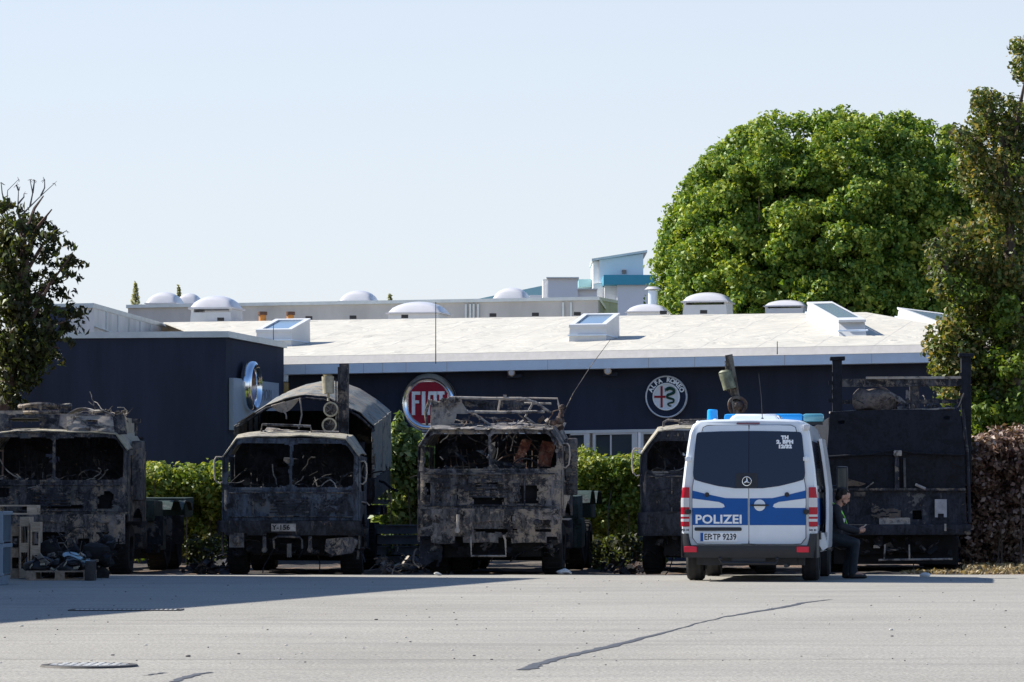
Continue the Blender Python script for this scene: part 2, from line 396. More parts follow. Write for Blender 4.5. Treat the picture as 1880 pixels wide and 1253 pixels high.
# --- the showroom building: plane of the main wall
wp = P(757, 686, 76.0); WD = Vector((math.cos(rad(12)), -math.sin(rad(12)), 0)); WN = Vector((-WD.y, WD.x, 0))*1.0   # WN points away from the camera
WP0 = Vector((wp.x, wp.y, 0))
def Wp(px, py, off=0.0): return hit(px, py, WP0-WN*off, WN)          # off: metres proud of the wall
M_navy = mat('navy_render', (.025, .031, .056), .95, var=.16, scale=1.6, bmp=.2, stretch=(1, 1, .18))
M_navy2 = mat('navy_render_side', (.032, .040, .072), .85, var=.12, scale=1.5, bmp=.12)
def membrane():
    m, t, b = newmat('roof_membrane'); v = coords(t)
    n = nz(t, v, 1.1, 4, .5, 1.2); s = nz(t, coords(t, (.5, 1.5, 1)), .9, 6, .6, .8)
    c = ramp(t, [(.3, (.46, .435, .375)), (.6, (.49, .465, .405))], s)
    mp = t.nodes.new('ShaderNodeMapping'); mp.inputs['Rotation'].default_value = (0, 0, rad(12)); mp.inputs['Scale'].default_value = (.78, .78, .78); tc = t.nodes.new('ShaderNodeTexCoord'); t.links.new(tc.outputs['Object'], mp.inputs[0])
    sp = t.nodes.new('ShaderNodeSeparateXYZ'); t.links.new(mp.outputs[0], sp.inputs[0]); fr = node(t, 'ShaderNodeMath', operation='FRACT'); t.links.new(sp.outputs[0], fr.inputs[0])
    line = ramp(t, [(0, 1), (.018, 1), (.03, 0)], fr.outputs[0]); c = mixc(t, line, c, (.36, .345, .32))
    dirt = nz(t, coords(t, (.25, 1.2, 1), (4, 0, 2)), .8, 8, .65, 1.0); c = mixc(t, ramp(t, [(.56, 0), (.70, .35)], dirt), c, (.36, .335, .29))
    t.links.new(c, b.inputs['Base Color']); b.inputs['Roughness'].default_value = .75; bump(t, b, n, .55, .16); return m
M_memb = membrane()
M_gutter = mat('gutter_metal', (.66, .76, .88), .45, .2, var=.05, scale=2)
M_upst = mat('stained_upstand', (.46, .44, .42), .75, var=.06, scale=3, stretch=(3, 3, .5))
M_white = mat('white_frame', (.60, .61, .62), .45, var=.04, scale=3)
M_glassb = newmat('roof_glass')
def gl(nm, col, ro=.08, met=0.0, spec=1.0):
    m, t, b = newmat(nm); b.inputs['Base Color'].default_value = (*col, 1); b.inputs['Roughness'].default_value = ro
    b.inputs['Metallic'].default_value = met; b.inputs['Specular IOR Level'].default_value = spec; return m
M_glassb = gl('skylight_glazing', (.20, .28, .37), .18)
M_glassd = gl('window_glass', (.035, .05, .065), .05)
M_opal = mat('opal_dome', (.60, .59, .61), .25, var=.03, scale=2)
M_conc = mat('pale_concrete', (.46, .45, .44), .85, var=.10, scale=1.0, bmp=.1, stretch=(1, 1, .4))
M_grey = mat('grey_cladding', (.40, .405, .41), .7, var=.06, scale=.8, stretch=(1, 1, .3))
B = thing('showroom_building', 'low navy blue car showroom with a white membrane roof and white gutter behind the lorries', 'building', WP0)
Bi = Matrix.Translation(-WP0)
def bpart(name, mb, m, **k):
    mb.v = [p-WP0 for p in mb.v]
    if k.pop('sp', 0): return split_build(mb, name, m, B, k.get('smooth', 35))
    return mb.build(name, m, B, **k)
def wquad(mb, a, b, c, d, off, th, mi=0):
    """slab on the wall plane through four photo corners (tl, tr, br, bl)"""
    f = [Wp(*q, off) for q in (a, b, c, d)]; k = [q+WN*(th) for q in f]
    mb.add(f+k, [(3, 2, 1, 0), (4, 5, 6, 7), (0, 1, 5, 4), (1, 2, 6, 5), (2, 3, 7, 6), (3, 0, 4, 7)], mi)
# wall in pieces round the window band
EL, ER = 505, 1905
ey = lambda px: 688-(px-520)*.0188        # underside of gutter
wt = lambda px: 796-(px-757)*.0165         # window heads
mb = MB(); wquad(mb, (EL, ey(EL)-14), (ER, ey(ER)-14), (ER, wt(ER)), (EL, wt(EL)), 0, .3); bpart('upper_wall', mb, M_navy, smooth=0)
mb = MB(); wquad(mb, (EL, 850), (ER, 835), (ER, 1045), (EL, 1045), 0, .3); bpart('lower_wall', mb, M_navy, smooth=0)
mb = MB(); q0, q1 = Wp(ER, 900, 0), Wp(ER, ey(ER)-30, 0); c0 = Vector((q0.x, q0.y, -.06)); quadbox_ = [c0, c0+WN*22, c0+WN*22+Vector((0, 0, q1.z)), c0+Vector((0, 0, q1.z))]
mb.add([p for p in quadbox_]+[p-WD*.3 for p in quadbox_], [(0, 1, 2, 3), (7, 6, 5, 4), (0, 4, 5, 1), (1, 5, 6, 2), (2, 6, 7, 3), (3, 7, 4, 0)]); bpart('end_wall', mb, M_navy2, smooth=0)
mb = MB(); wquad(mb, (1874, wt(1874)), (ER, wt(ER)), (ER, 836), (1874, 836), -.004, .3); bpart('corner_pier', mb, M_navy, smooth=0)
# windows: white frames with dark panes, lintel strip above
mb = MB(); wquad(mb, (EL, wt(EL)-.5), (ER, wt(ER)-.5), (ER, wt(ER)+5), (EL, wt(EL)+5), .06, .2); bpart('window_head', mb, M_white, smooth=0)
px = 560
while px < 1800:
    w_ = 76; a = (px, wt(px)+5); b_ = (px+w_, wt(px+w_)+5)
    mb = MB(); t_ = 3.2
    wquad(mb, (px, a[1]), (px+5, a[1]), (px+5, 850), (px, 850), .04, .12); wquad(mb, (px+w_-4, b_[1]), (px+w_+6, b_[1]), (px+w_+6, 850), (px+w_-4, 850), .045, .12)
    wquad(mb, (px+5, a[1]), (px+w_-4, b_[1]), (px+w_-4, b_[1]+t_), (px+5, a[1]+t_), .04, .12); wquad(mb, (px+5, 839), (px+w_-4, 838), (px+w_-4, 850), (px+5, 850), .05, .12)
    wquad(mb, (px+32, a[1]+t_), (px+34.5, a[1]+t_), (px+34.5, 839), (px+32, 839), .02, .08)
    mb.v = [q-WP0 for q in mb.v]; fr = mb.build('window', M_white, B, 0)
    mb = MB(); wquad(mb, (px+4, a[1]+1), (px+w_-3, b_[1]+1), (px+w_-3, 842), (px+4, 842), -.03, .02)
    mb.v = [q-WP0 for q in mb.v]; mb.build('pane', M_glassd, fr, 0)
    px += 88
# gutter, upstand, roof planes
mb = MB(); wquad(mb, (EL, ey(EL)-18), (ER, ey(ER)-18), (ER, ey(ER)), (EL, ey(EL)), .45, .42); bpart('gutter', mb, M_gutter, smooth=0)
mb = MB()
for q in (560, 667, 702, 745, 820, 1005, 1190, 1275, 1440, 1600): wquad(mb, (q, ey(q)-18), (q+.8, ey(q)-18), (q+.8, ey(q)), (q, ey(q)), .453, .01)
bpart('gutter_joint', mb, M_upst, smooth=0, sp=1)
mb = MB(); q = [Wp(EL, ey(EL)-33, .275), Wp(ER, ey(ER)-33, .275), Wp(ER, ey(ER)-18.4, .46), Wp(EL, ey(EL)-18.4, .46)]; k = [p+WN*.25-Vector((0, 0, .02)) for p in q]
mb.add(q+k, [(3, 2, 1, 0), (4, 5, 6, 7), (0, 1, 5, 4), (1, 2, 6, 5), (2, 3, 7, 6), (3, 0, 4, 7)]); bpart('roof_upstand', mb, M_upst, smooth=0)
e0 = Wp(EL, ey(EL)-33, .28); e1 = Wp(ER, ey(ER)-33, .28)
RDIST = 15.0
r0 = P(760, 583, 91.0)
RN = (e1-e0).cross(r0-e0).normalized(); RN = RN if RN.z > 0 else -RN
def Rp(px, py, h=0.0): return hit(px, py, e0+RN*h, RN)
def roof_patch(mb, tl, tr, br, bl, nu, nw):
    """roof surface between four photo corners, all on the roof plane, with laid-membrane ripples"""
    c = [Rp(*q) for q in (bl, br, tr, tl)]
    def f(u, v):
        p = c[0].lerp(c[1], u).lerp(c[3].lerp(c[2], u), v); e = min(u, 1-u, v, 1-v)*8
        return p+RN*(min(1, e)*(.022*n1(p, 1.1, 4)+.05*abs(n1(p, .55, 7))))
    mb.sheet(f, nu, nw, None, .03)
ry = lambda px: 592-(px-310)*.0152
mb = MB(); roof_patch(mb, (300, ry(300)), (1590, ry(1590)+1), (1718, ey(1718)-33), (EL-40, ey(EL-40)-33), 220, 60)
bpart('roof', mb, M_memb, smooth=60)
q = [Rp(1590, ry(1590)+1), Rp(1718, ey(1718)-33), Wp(1905, ey(1905)-33, .28), P(1905, 640, 86)]
mb = MB(); mb.add(q, [(0, 1, 2, 3)]); mb.add([q[0]-Vector((0, 0, .05)), q[3]-Vector((0, 0, .05)), P(1905, 660, 100), P(1590, 600, 100)], [(0, 1, 2, 3)]); bpart('hip_roof', mb, M_memb, smooth=0)
# back slope so the roof is solid behind the ridge
q = [Rp(300, ry(300)), Rp(1590, ry(1590)+1)]
mb = MB(); mb.add([q[0], q[1], q[1]+Vector((-.6, 14, -1.4)), q[0]+Vector((0, 14, -1.4))], [(0, 1, 2, 3)]); bpart('back_roof_slope', mb, M_memb, smooth=0)
M_dark = mat('dark_plastic', (.02, .02, .022), .5, var=.1)
mb = MB()
for q in (405, 567, 648, 743, 905, 983, 1060, 1218, 1292): 
    p = Rp(q, ry(q)-1, .06); mb.box(p.x-.09, p.x+.09, p.y, p.y+.1, p.z, p.z+.09)
bpart('lightning_clamp', mb, M_dark, smooth=0, sp=1)
mb = MB()
for (q, y0, y1) in ((502, 640, 595), (1427, 651, 627), (800, 668, 555)):
    a = Rp(q, y0, 0); k = P(q, y1, a.y); mb.cyl(a, k, .012, .008, 5)
bpart('lightning_rod', mb, M_dark, sp=1)
# wall lights
M_chrome = mat('chrome', (.86, .90, .94), .13, 1.0, var=.03)
for px_, lb in ((946, 'small round chrome wall spotlight between the two round emblems'), (1122, 'small round chrome wall spotlight just left of the cross and serpent emblem')):
    p = Wp(px_, ey(px_)+6, .0); t = thing('wall_spotlight', lb, 'spotlight', p, -rad(12), 'spotlights along the showroom wall')
    mb = MB(); mb.box(-.16, .16, -.14, .0, -.10, -.02); mb.box(-.02, .02, -.3, -.13, -.06, -.02); mb.build('bracket', M_navy2, t)
    mb = MB(); mb.cyl((0, -.42, .0), (0, -.2, .06), .085, .05, 16); mb.build('lamp_head', M_chrome, t)
    mb = MB(); mb.cyl((0, -.425, .0), (0, -.43, -.001), .06, .06, 16); mb.build('lens', M_opal, t)
# --- skylights on the roof
def tilt_skylight(label, px0, px1, pyb, pyf, pyt, rz, depth, pos=None):
    p = Rp((px0+px1)/2, pyb, 0); k = p.y/F; wd = (px1-px0)*k; h0 = (pyb-pyf)*k
    t = thing('roof_skylight', label, 'skylight', p, rz, 'tilted glazed skylights on the white roof')
    h1 = h0+(pyf-pyt)*k-.02
    mb = MB(); w2 = wd/2
    mb.add([(-w2*1.02, 0, -.3), (w2*1.02, 0, -.3), (w2*1.02, depth, -.3), (-w2*1.02, depth, -.3), (-w2*.97, .06, h0), (w2*.97, .06, h0), (w2*.97, depth, h1), (-w2*.97, depth, h1)],
           [(3, 2, 1, 0), (4, 5, 6, 7), (0, 1, 5, 4), (1, 2, 6, 5), (2, 3, 7, 6), (3, 0, 4, 7)])
    mb.build('curb', M_white, t, 0)
    mb = MB(); mb.box(-w2*1.04, w2*1.04, -.03, depth+.05, h0*.42, h0*.50); mb.build('flashing', M_gutter, t, 0)
    s = (h1-h0)/(depth-.06); f = lambda x, y, d: (x, y, h0+(y-.06)*s+d)
    mb = MB()
    for (x0, x1, y0, y1) in ((-w2, w2, .03, .15), (-w2, w2, depth-.12, depth+.02), (-w2, -w2+.12, .15, depth-.12), (w2-.12, w2, .15, depth-.12)):
        mb.add([f(x0, y0, 0), f(x1, y0, 0), f(x1, y1, 0), f(x0, y1, 0), f(x0, y0, .07), f(x1, y0, .07), f(x1, y1, .07), f(x0, y1, .07)], [(3, 2, 1, 0), (4, 5, 6, 7), (0, 1, 5, 4), (1, 2, 6, 5), (2, 3, 7, 6), (3, 0, 4, 7)])
    mb.build('frame', M_white, t, 0)
    mb = MB(); mb.add([f(-w2+.11, .14, .03), f(w2-.11, .14, .03), f(w2-.11, depth-.11, .03), f(-w2+.11, depth-.11, .03)], [(0, 1, 2, 3)]); mb.build('glazing', M_glassb, t, 0)
    return t
tilt_skylight('tilted glazed skylight on the roof just above the navy side block', 467, 536, 637, 610, 583, -rad(14), 1.5)
tilt_skylight('tilted glazed skylight alone in the middle of the white roof', 1043, 1113, 628, 601, 573, -rad(14), 1.5)
def free_skylight(label, FL, FR, BL, hf, hb, glass=True):
    """long skylight box standing on three base corners, its lid rising from front to back"""
    BR = FR+(BL-FL); up = Vector((0, 0, 1)); t = thing('roof_skylight', label, 'skylight', FL, 0, 'tilted glazed skylights on the white roof'); q = [FL, FR, BR, BL]
    c = sum(q, Vector())/4; top = [FL+up*hf, FR+up*hf, BR+up*hb, BL+up*hb]; top = [p+(c-p)*.10*Vector((1, 1, 0)).length/1.414 for p in top]
    top = [Vector((p.x, p.y, z.z)) for p, z in zip(top, [FL+up*hf, FR+up*hf, BR+up*hb, BL+up*hb])]
    mb = MB(); vs = [p-up*.3-FL for p in q]+[p-FL for p in top]; mb.add(vs, [(3, 2, 1, 0), (4, 5, 6, 7), (0, 1, 5, 4), (1, 2, 6, 5), (2, 3, 7, 6), (3, 0, 4, 7)]); mb.build('curb', M_white, t, 0)
    mb = MB(); m_ = [p.lerp(r_, .42)+(p-c)*.02-FL for p, r_ in zip(q, top)]; mb.tube(m_+[m_[0]], .022, 5); mb.build('flashing', M_gutter, t)
    ct = sum(top, Vector())/4; mb = MB(); inn = [ct+(p-ct)*.80+up*.045-FL for p in top]; mb.add(inn, [(0, 1, 2, 3)]); mb.build('glazing', M_glassb, t, 0)
    mb = MB(); o_ = [ct+(p-ct)*1.04-FL for p in top]; o2 = [p+up*.055 for p in o_]; i2 = [p+up*.012 for p in inn]
    for k in range(4): mb.add([o_[k], o_[(k+1) % 4], o2[(k+1) % 4], o2[k], i2[k], i2[(k+1) % 4]], [(0, 1, 2, 3), (3, 2, 5, 4)])
    mb.build('frame', M_white, t, 0); return t
FL, FR, BL = Rp(1540, 619), Rp(1594, 618), Rp(1478, 585); ks = FL.y/F
free_skylight('large tilted glazed skylight with a long sunlit left side, near the right roof end', FL, FR, BL, 29*ks, 24*BL.y/F)
FL, BL = P(1724, 620, 80), P(1642, 592, 86.5); free_skylight('tilted skylight beyond the hip of the roof, beside the singed tree', FL, FL+Vector((1.3, .8, -.1)), BL, .32, .30)
def dome(label, px0, px1, pyb, pyt, Y, hatch=False, grp='domed rooflights on the flat roofs'):
    p = P((px0+px1)/2, pyb, Y); k = Y/F; w2 = (px1-px0)*k/2; H = (pyb-pyt)*k
    t = thing('dome_rooflight', label, 'rooflight', p, -rad(12), grp)
    hc = H*(.45 if hatch else .30)
    mb = MB(); mb.add([(-w2, -w2, -.8), (w2, -w2, -.8), (w2, w2, -.8), (-w2, w2, -.8), (-w2*.9, -w2*.9, hc*.7), (w2*.9, -w2*.9, hc*.7), (w2*.9, w2*.9, hc*.7), (-w2*.9, w2*.9, hc*.7)],
           [(3, 2, 1, 0), (4, 5, 6, 7), (0, 1, 5, 4), (1, 2, 6, 5), (2, 3, 7, 6), (3, 0, 4, 7)])
    if hatch:
        for sx in (-1, 1): mb.box(sx*w2*.86-.04, sx*w2*.86+.04, -w2*.8, w2*.8, hc*.2, hc)
    mb.build('curb', M_white, t, 0)
    zr = hc*.72 if not hatch else hc
    mb = MB(); mb.box(-w2, w2, -w2, w2, zr, zr+H*.07); mb.build('rim', M_opal, t, 0)
    mb = MB(); n = 14
    mb.sheet(lambda u, v: ((u*2-1)*w2*.93, (v*2-1)*w2*.93, zr+H*.06+(H*.95-zr)*max(0, (1-(u*2-1)**2)*(1-(v*2-1)**2))**.45), n, n, None, -.02); mb.build('dome', M_opal, t, 70)
    return t
dome('low white dome rooflight breaking the ridge above the round red emblem', 718, 822, 585, 556, 95)
dome('low white dome rooflight on the ridge directly below the far tower', 1153, 1228, 580, 560, 95)
dome('domed hatch standing ajar on the ridge left of the roof, above the navy block', 356, 440, 590, 545, 93, True)
dome('domed hatch standing ajar on the ridge under the left side of the big tree', 1256, 1344, 573, 539, 95, True)
dome('half open domed hatch just left of the large tilted skylight', 1406, 1482, 575, 553, 96, True)
dome('lilac dome rooflight behind the parapet, left of a pair', 273, 334, 566, 538, 112)
dome('lilac dome rooflight behind the parapet, right of a pair', 326, 370, 566, 540, 118)
dome('small lilac dome rooflight on the parapet in the middle of the skyline', 627, 692, 562, 535, 112)
dome('small lilac dome rooflight on the parapet beside the low far block', 908, 972, 558, 530, 112)
# --- roof vents with orange tops
M_brown = mat('rusty_cap', (.12, .06, .04), .7, var=.2); M_orange = mat('orange_band', (.55, .22, .04), .6, var=.2)
for k, q in enumerate((482, 533)):
    p = P(q, 585, 92.3); t = thing('roof_vent', ('left' if k == 0 else 'right')+' one of two small orange and brown vent stubs behind the leftmost tilted skylight', 'vent', p, 0, 'pair of small roof vents')
    mb = MB(); mb.cyl((0, 0, -.4), (0, 0, .09), .10, n=12); mb.build('stub', M_orange, t); mb = MB(); mb.cyl((0, 0, .09), (0, 0, .18), .13, n=12); mb.build('cap', M_brown, t)
# --- navy side block at the left
a = P(415, 620, 71.0); b_ = P(-150, 632, 71.9); c = P(521, 640, 75.8)
zt_ = a.z; A2, B2, C2 = (Vector((p.x, p.y, 0)) for p in (a, b_, c)); D2 = B2+(C2-A2)
SB = thing('side_block', 'windowless navy blue side wing of the showroom with a pale flat coping, at the left', 'building', A2)
def slab(poly, z0, z1, m, name, par, origin, off=0.0):
    cx = sum((p for p in poly), Vector())/len(poly); pp = [(p+(p-cx).normalized()*off-origin) for p in poly]
    mb = MB(); mb.prism([(p.x, p.y) for p in pp], z0, z1, 'z'); o = mb.build(name, m, par, 0)
    bm = bmesh.new(); bm.from_mesh(o.data); bmesh.ops.recalc_face_normals(bm, faces=bm.faces); bm.to_mesh(o.data); bm.free(); return o
slab([A2, C2, D2, B2], -.06, zt_, M_navy, 'wall', SB, A2); M_cop = mat('coping_metal', (.62, .66, .66), .5, .3, var=.08, scale=2)
slab([A2, C2, D2, B2], zt_+.002, zt_+.13, M_cop, 'coping', SB, A2, .08)
SD = (C2-A2).normalized(); SNn = Vector((SD.y, -SD.x, 0))     # outward of side face
def Sp(px, py, off=0.0): return hit(px, py, A2+SNn*off, SNn)
# sign board on the side face
M_board = mat('sign_board', (.33, .39, .46), .5, var=.04)
SG = thing('sign_board', 'pale grey blue lettered sign board fixed on the side face of the navy block', 'sign', Sp(430, 720, .1))
o0 = Sp(430, 720, .1)
def quadbox(mb, pts, n, th):
    mb.add([p for p in pts]+[p-n*th for p in pts], [(3, 2, 1, 0), (4, 5, 6, 7), (0, 1, 5, 4), (1, 2, 6, 5), (2, 3, 7, 6), (3, 0, 4, 7)])
mb = MB(); quadbox(mb, [Sp(*q, .12)-o0 for q in ((429, 694), (512, 704), (512, 770), (429, 790))], SNn, .10); mb.build('panel', M_board, SG, 0)
vs, fs = text('FIORI', .34, .004); mb = MB(); Mx = Matrix.Translation(Sp(490, 727, .125)-o0) @ Matrix(((SD.x, -SNn.x, 0, 0), (SD.y, -SNn.y, 0, 0), (0, 0, 1, 0), (0, 0, 0, 1)))
mb.add(vs, fs, 0, Mx); mb.build('lettering', mat('sign_letters', (.17, .19, .24), .5), SG, 0)
# chrome disc seen edge-on
p = Sp(455, 709, .12); cr = thing('round_emblem', 'thick chrome ring emblem seen almost edge-on at the side of the navy block', 'sign', p, math.atan2(SD.y, SD.x))
Rm = Matrix.Rotation(rad(90), 4, 'X')
def emb_ring(t, R, dark=True):
    mb = MB(); mb.lathe([(R*.985, -.02), (R, .10), (R*.96, .17), (R*.86, .20), (R*.78, .15), (R*.765, .07)], Rm, 48); mb.build('ring', M_chrome, t, 60)
emb_ring(cr, .53); mb = MB(); mb.cyl((0, 0, 0), (0, -.08, 0), .50, n=40); mb.build('plate', mat('deep_red', (.13, .018, .028), .3, coat=.6), cr)
# downpipe and lamp box on the corner
p = Wp(521, 700, .3); t = thing('wall_lamp', 'small grey box lamp with an amber lower glass where navy block meets the long wall', 'lamp', p)
mb = MB(); mb.box(-.14, .10, -.1, .2, -.02, .28, bev=.02); mb.cyl((-.2, 0, -.5), (-.2, 0, .32), .05, n=10); mb.build('housing', M_gutter, t)
mb = MB(); mb.box(-.13, .11, -.08, .18, -.30, -.03, bev=.02); mb.build('amber_glass', mat('amber', (.36, .24, .07), .35), t)
# --- emblems on the main wall
M_red = mat('enamel_red', (.34, .012, .035), .45, var=.1, scale=2, spec=.2)
M_lett = mat('polished_letters', (.86, .88, .92), .35, .1, var=.12, scale=3)
p = Wp(788, 740, .06); E1 = thing('round_emblem', 'large chrome ringed emblem with a red field and four tall letters', 'sign', p, -rad(12))
k1 = p.y/F
R = 54*k1; mb = MB(); mb.lathe([(R, .0), (R, .05), (R*.985, .06)], Rm, 56); mb.lathe([(R*.985, .06), (R*.93, .13), (R*.84, .17), (R*.76, .14), (R*.70, .07)], Rm, 56); mb.build('ring', M_chrome, E1, 60)
mb = MB(); mb.cyl((0, -.03, 0), (0, -.07, 0), R*.9, n=48); mb.build('backing', M_chrome, E1)
def squircle(a, b, n, K=40):
    return [(a*math.copysign(abs(math.cos(2*math.pi*i/K))**(2/n), math.cos(2*math.pi*i/K)), b*math.copysign(abs(math.sin(2*math.pi*i/K))**(2/n), math.sin(2*math.pi*i/K))) for i in range(K)]
mb = MB(); mb.prism(squircle(R*.70, R*.72, 3.2), -.10, -.085); mb.build('shield', M_red, E1, 0)
mb = MB(); oq = squircle(R*.735, R*.755, 3.2); iq = squircle(R*.69, R*.71, 3.2)
mb.add([(a, -.115, b) for a, b in oq]+[(a, -.115, b) for a, b in iq]+[(a, -.07, b) for a, b in oq], [(i, (i+1) % 40, 40+(i+1) % 40, 40+i) for i in range(40)]+[(80+i, 80+(i+1) % 40, (i+1) % 40, i) for i in range(40)]); mb.build('shield_rim', M_chrome, E1, 40)
# letters F I A T, tall and narrow
mb = MB(); s = R; zb, zt2 = -.40*s, .40*s; T = .085*s; y0, y1 = -.135, -.098
def L4(x0, x1, z0, z1): mb.box(x0*s, x1*s, y0, y1, z0*s, z1*s)
L4(-.56, -.45, -.42, .38); L4(-.45, -.27, .27, .38); L4(-.45, -.31, -.02, .08)
L4(-.21, -.09, -.42, .38)
mb.prism([(-.04*s, -.42*s), (.07*s, -.42*s), (.08*s, .26*s), (.20*s, .26*s), (.20*s, -.42*s), (.31*s, -.42*s), (.31*s, .38*s), (.02*s, .38*s)], y0, y1); L4(.075, .205, -.06, .04)
L4(.27+.06, .58, .27, .38); L4(.40, .51, -.42, .27); mb.build('lettering', M_lett, E1, 0)
# the emblem with cross and serpent
M_ring = mat('brushed_ring', (.82, .86, .90), .35, .2, var=.05)
M_eblue = mat('enamel_blue', (.010, .020, .050), .5, var=.1, spec=.2); M_ewh = mat('enamel_white', (.72, .75, .78), .4, var=.05)
M_egr = mat('enamel_green', (.008, .055, .04), .5, spec=.2); M_ered = mat('enamel_cross', (.32, .012, .03), .5, spec=.2)
p = Wp(1224, 729, .08); E2 = thing('round_emblem', 'round dark emblem with ring lettering, a red cross and a green serpent', 'sign', p, -rad(12))
R = 39*p.y/F
mb = MB(); mb.lathe([(R, 0), (R, .06), (R*.97, .08), (R*.93, .06)], Rm, 56); mb.lathe([(R*.655, .06), (R*.64, .085), (R*.60, .085), (R*.59, .05)], Rm, 48); mb.build('ring', M_ring, E2, 50)
mb = MB(); mb.cyl((0, 0, 0), (0, -.05, 0), R*.95, n=56); mb.build('disc', M_eblue, E2)
mb = MB(); mb.cyl((0, -.045, 0), (0, -.058, 0), R*.60, n=48); mb.build('field', M_ewh, E2)
mb = MB(); c_ = .058; mb.box(-.27*R, -.17*R, -c_-.012, -c_, -.50*R, .50*R); mb.box(-.57*R, -.27*R, -c_-.012, -c_, -.05*R, .05*R); mb.box(-.17*R, -.03*R, -c_-.012, -c_, -.05*R, .05*R); mb.build('cross', M_ered, E2, 0)
mb = MB(); pts = [(.02, .34), (.16, .40), (.34, .34), (.36, .20), (.22, .13), (.08, .08), (.06, -.03), (.20, -.08), (.34, -.13), (.34, -.25), (.18, -.29), (.08, -.34), (.14, -.42), (.26, -.44)]
sp = []
for i in range(len(pts)-1):
    p0, p1, p2, p3 = pts[max(i-1, 0)], pts[i], pts[i+1], pts[min(i+2, len(pts)-1)]
    for s_ in range(5):
        f = s_/5; sp.append(tuple(.5*((2*p1[d])+(-p0[d]+p2[d])*f+(2*p0[d]-5*p1[d]+4*p2[d]-p3[d])*f*f+(-p0[d]+3*p1[d]-3*p2[d]+p3[d])*f**3) for d in (0, 1)))
mb.tube([(x*R, -c_-.01, z*R) for x, z in sp], [(.085-.055*i/len(sp))*R for i in range(len(sp))], 8)
mb.tube([(.02*R, -c_-.02, .34*R), (-.06*R, -c_-.02, .37*R)], .03*R, 6); mb.tube([(.02*R, -c_-.02, .30*R), (-.06*R, -c_-.02, .26*R)], .025*R, 6); mb.build('serpent', M_egr, E2)
mb = MB()
for i, ch in enumerate('ALFA ROMEO'):
    if ch == ' ': continue
    an = rad(90+66-i*(132/9)); vs, fs = text(ch, .30*R, .012*R, sx=.95); a_ = an-rad(90)
    mb.add(vs, fs, 0, Matrix.Translation((R*.79*math.cos(an), -.056, R*.79*math.sin(an))) @ Matrix.Rotation(-a_, 4, 'Y'))
mb.build('lettering', M_ring, E2, 0)
# --- raised white roof block behind the navy wing
a = P(172, 566, 84); b_ = P(40, 566, 84.6); c = P(312, 583, 94); A3, B3, C3 = (Vector((p.x, p.y, 0)) for p in (a, b_, c)); D3 = B3+(C3-A3)
M_up = mat('weathered_membrane', (.82, .79, .74), .8, var=.12, scale=1.4, bmp=.3, stretch=(1, 1, .35))
RB = thing('roof_block', 'raised pale block on the roof behind the navy wing, with streaked side and thin coping', 'building', A3)
slab([A3, C3, D3, B3], 3.5, a.z, M_up, 'wall', RB, A3); slab([A3, C3, D3, B3], a.z+.002, a.z+.12, M_cop, 'coping', RB, A3, .07)
mb = MB(); n3 = Vector(((C3-A3).y, -(C3-A3).x, 0)).normalized()
for k in range(1, 7):
    q = A3.lerp(C3, k/7)+n3*.02-A3; mb.box(q.x-.012, q.x+.012, q.y-.012, q.y+.012, 3.6, a.z-.02)
q0 = A3+n3*.03-A3; q1 = C3+n3*.03-A3; mb.tube([(q0.x, q0.y, a.z-.45), ((q0.x+q1.x)/2, (q0.y+q1.y)/2, a.z-.55), (q1.x, q1.y, a.z-.42)], .02, 5)
mb.build('cladding_seam', M_cop, RB)
# dark chimney piece at its left
p = P(112, 612, 82); t = thing('dark_roof_box', 'dark upright box on the roof at the left, half hidden by the tree', 'roof box', (p.x, p.y, p.z))
mb = MB(); mb.box(-.35, .13, 0, .6, -.6, .62, bev=.02); mb.build('casing', M_navy2, t); mb = MB(); mb.box(-.4, .18, -.04, .64, .622, .68); mb.build('lid', M_cop, t)
# --- parapet building behind
a = P(235, 566, 104); b_ = P(1098, 552, 100)
PB = thing('rear_hall', 'long low grey hall with a plain parapet just behind the white roof', 'building', (a.x, a.y, 0))
A4 = Vector((a.x, a.y, 0)); B4 = Vector((b_.x, b_.y, 0)); bk = Vector((2, 30, 0))
slab([A4, B4, B4+bk, A4+bk], -.06, (a.z+b_.z)/2, M_conc, 'wall', PB, A4); slab([A4, B4, B4+bk, A4+bk], (a.z+b_.z)/2+.002, (a.z+b_.z)/2+.1, M_cop, 'coping', PB, A4, .1)
mb = MB(); dd = (B4-A4).normalized(); 
for q in (440, 862, 870, 876, 884, 1036, 1050):
    pq = P(q, 570, 0) if False else None
    X = A4.lerp(B4, (q-235)/(1098-235))-A4; mb.box(X.x-.03, X.x+.03, X.y-.06, X.y-.01, 4.5, (a.z+b_.z)/2-.05)
split_build(mb, 'wall_joint', M_cop, PB, 0)
# lower dark return of the hall at its right end
a = P(1097, 551, 104); b_ = P(1134, 553, 106); A5 = Vector((a.x, a.y, 0)); B5 = Vector((b_.x, b_.y, 0))
t = thing('hall_annex', 'narrow darker grey annex between the long hall and the far tower', 'building', A5); slab([A5, B5, B5+Vector((0, 8, 0)), A5+Vector((0, 8, 0))], -.06, a.z, M_up, 'wall', t, A5)
slab([A5, B5, B5+Vector((0, 8, 0)), A5+Vector((0, 8, 0))], a.z+.003, a.z+.1, M_cop, 'coping', t, A5, .05)
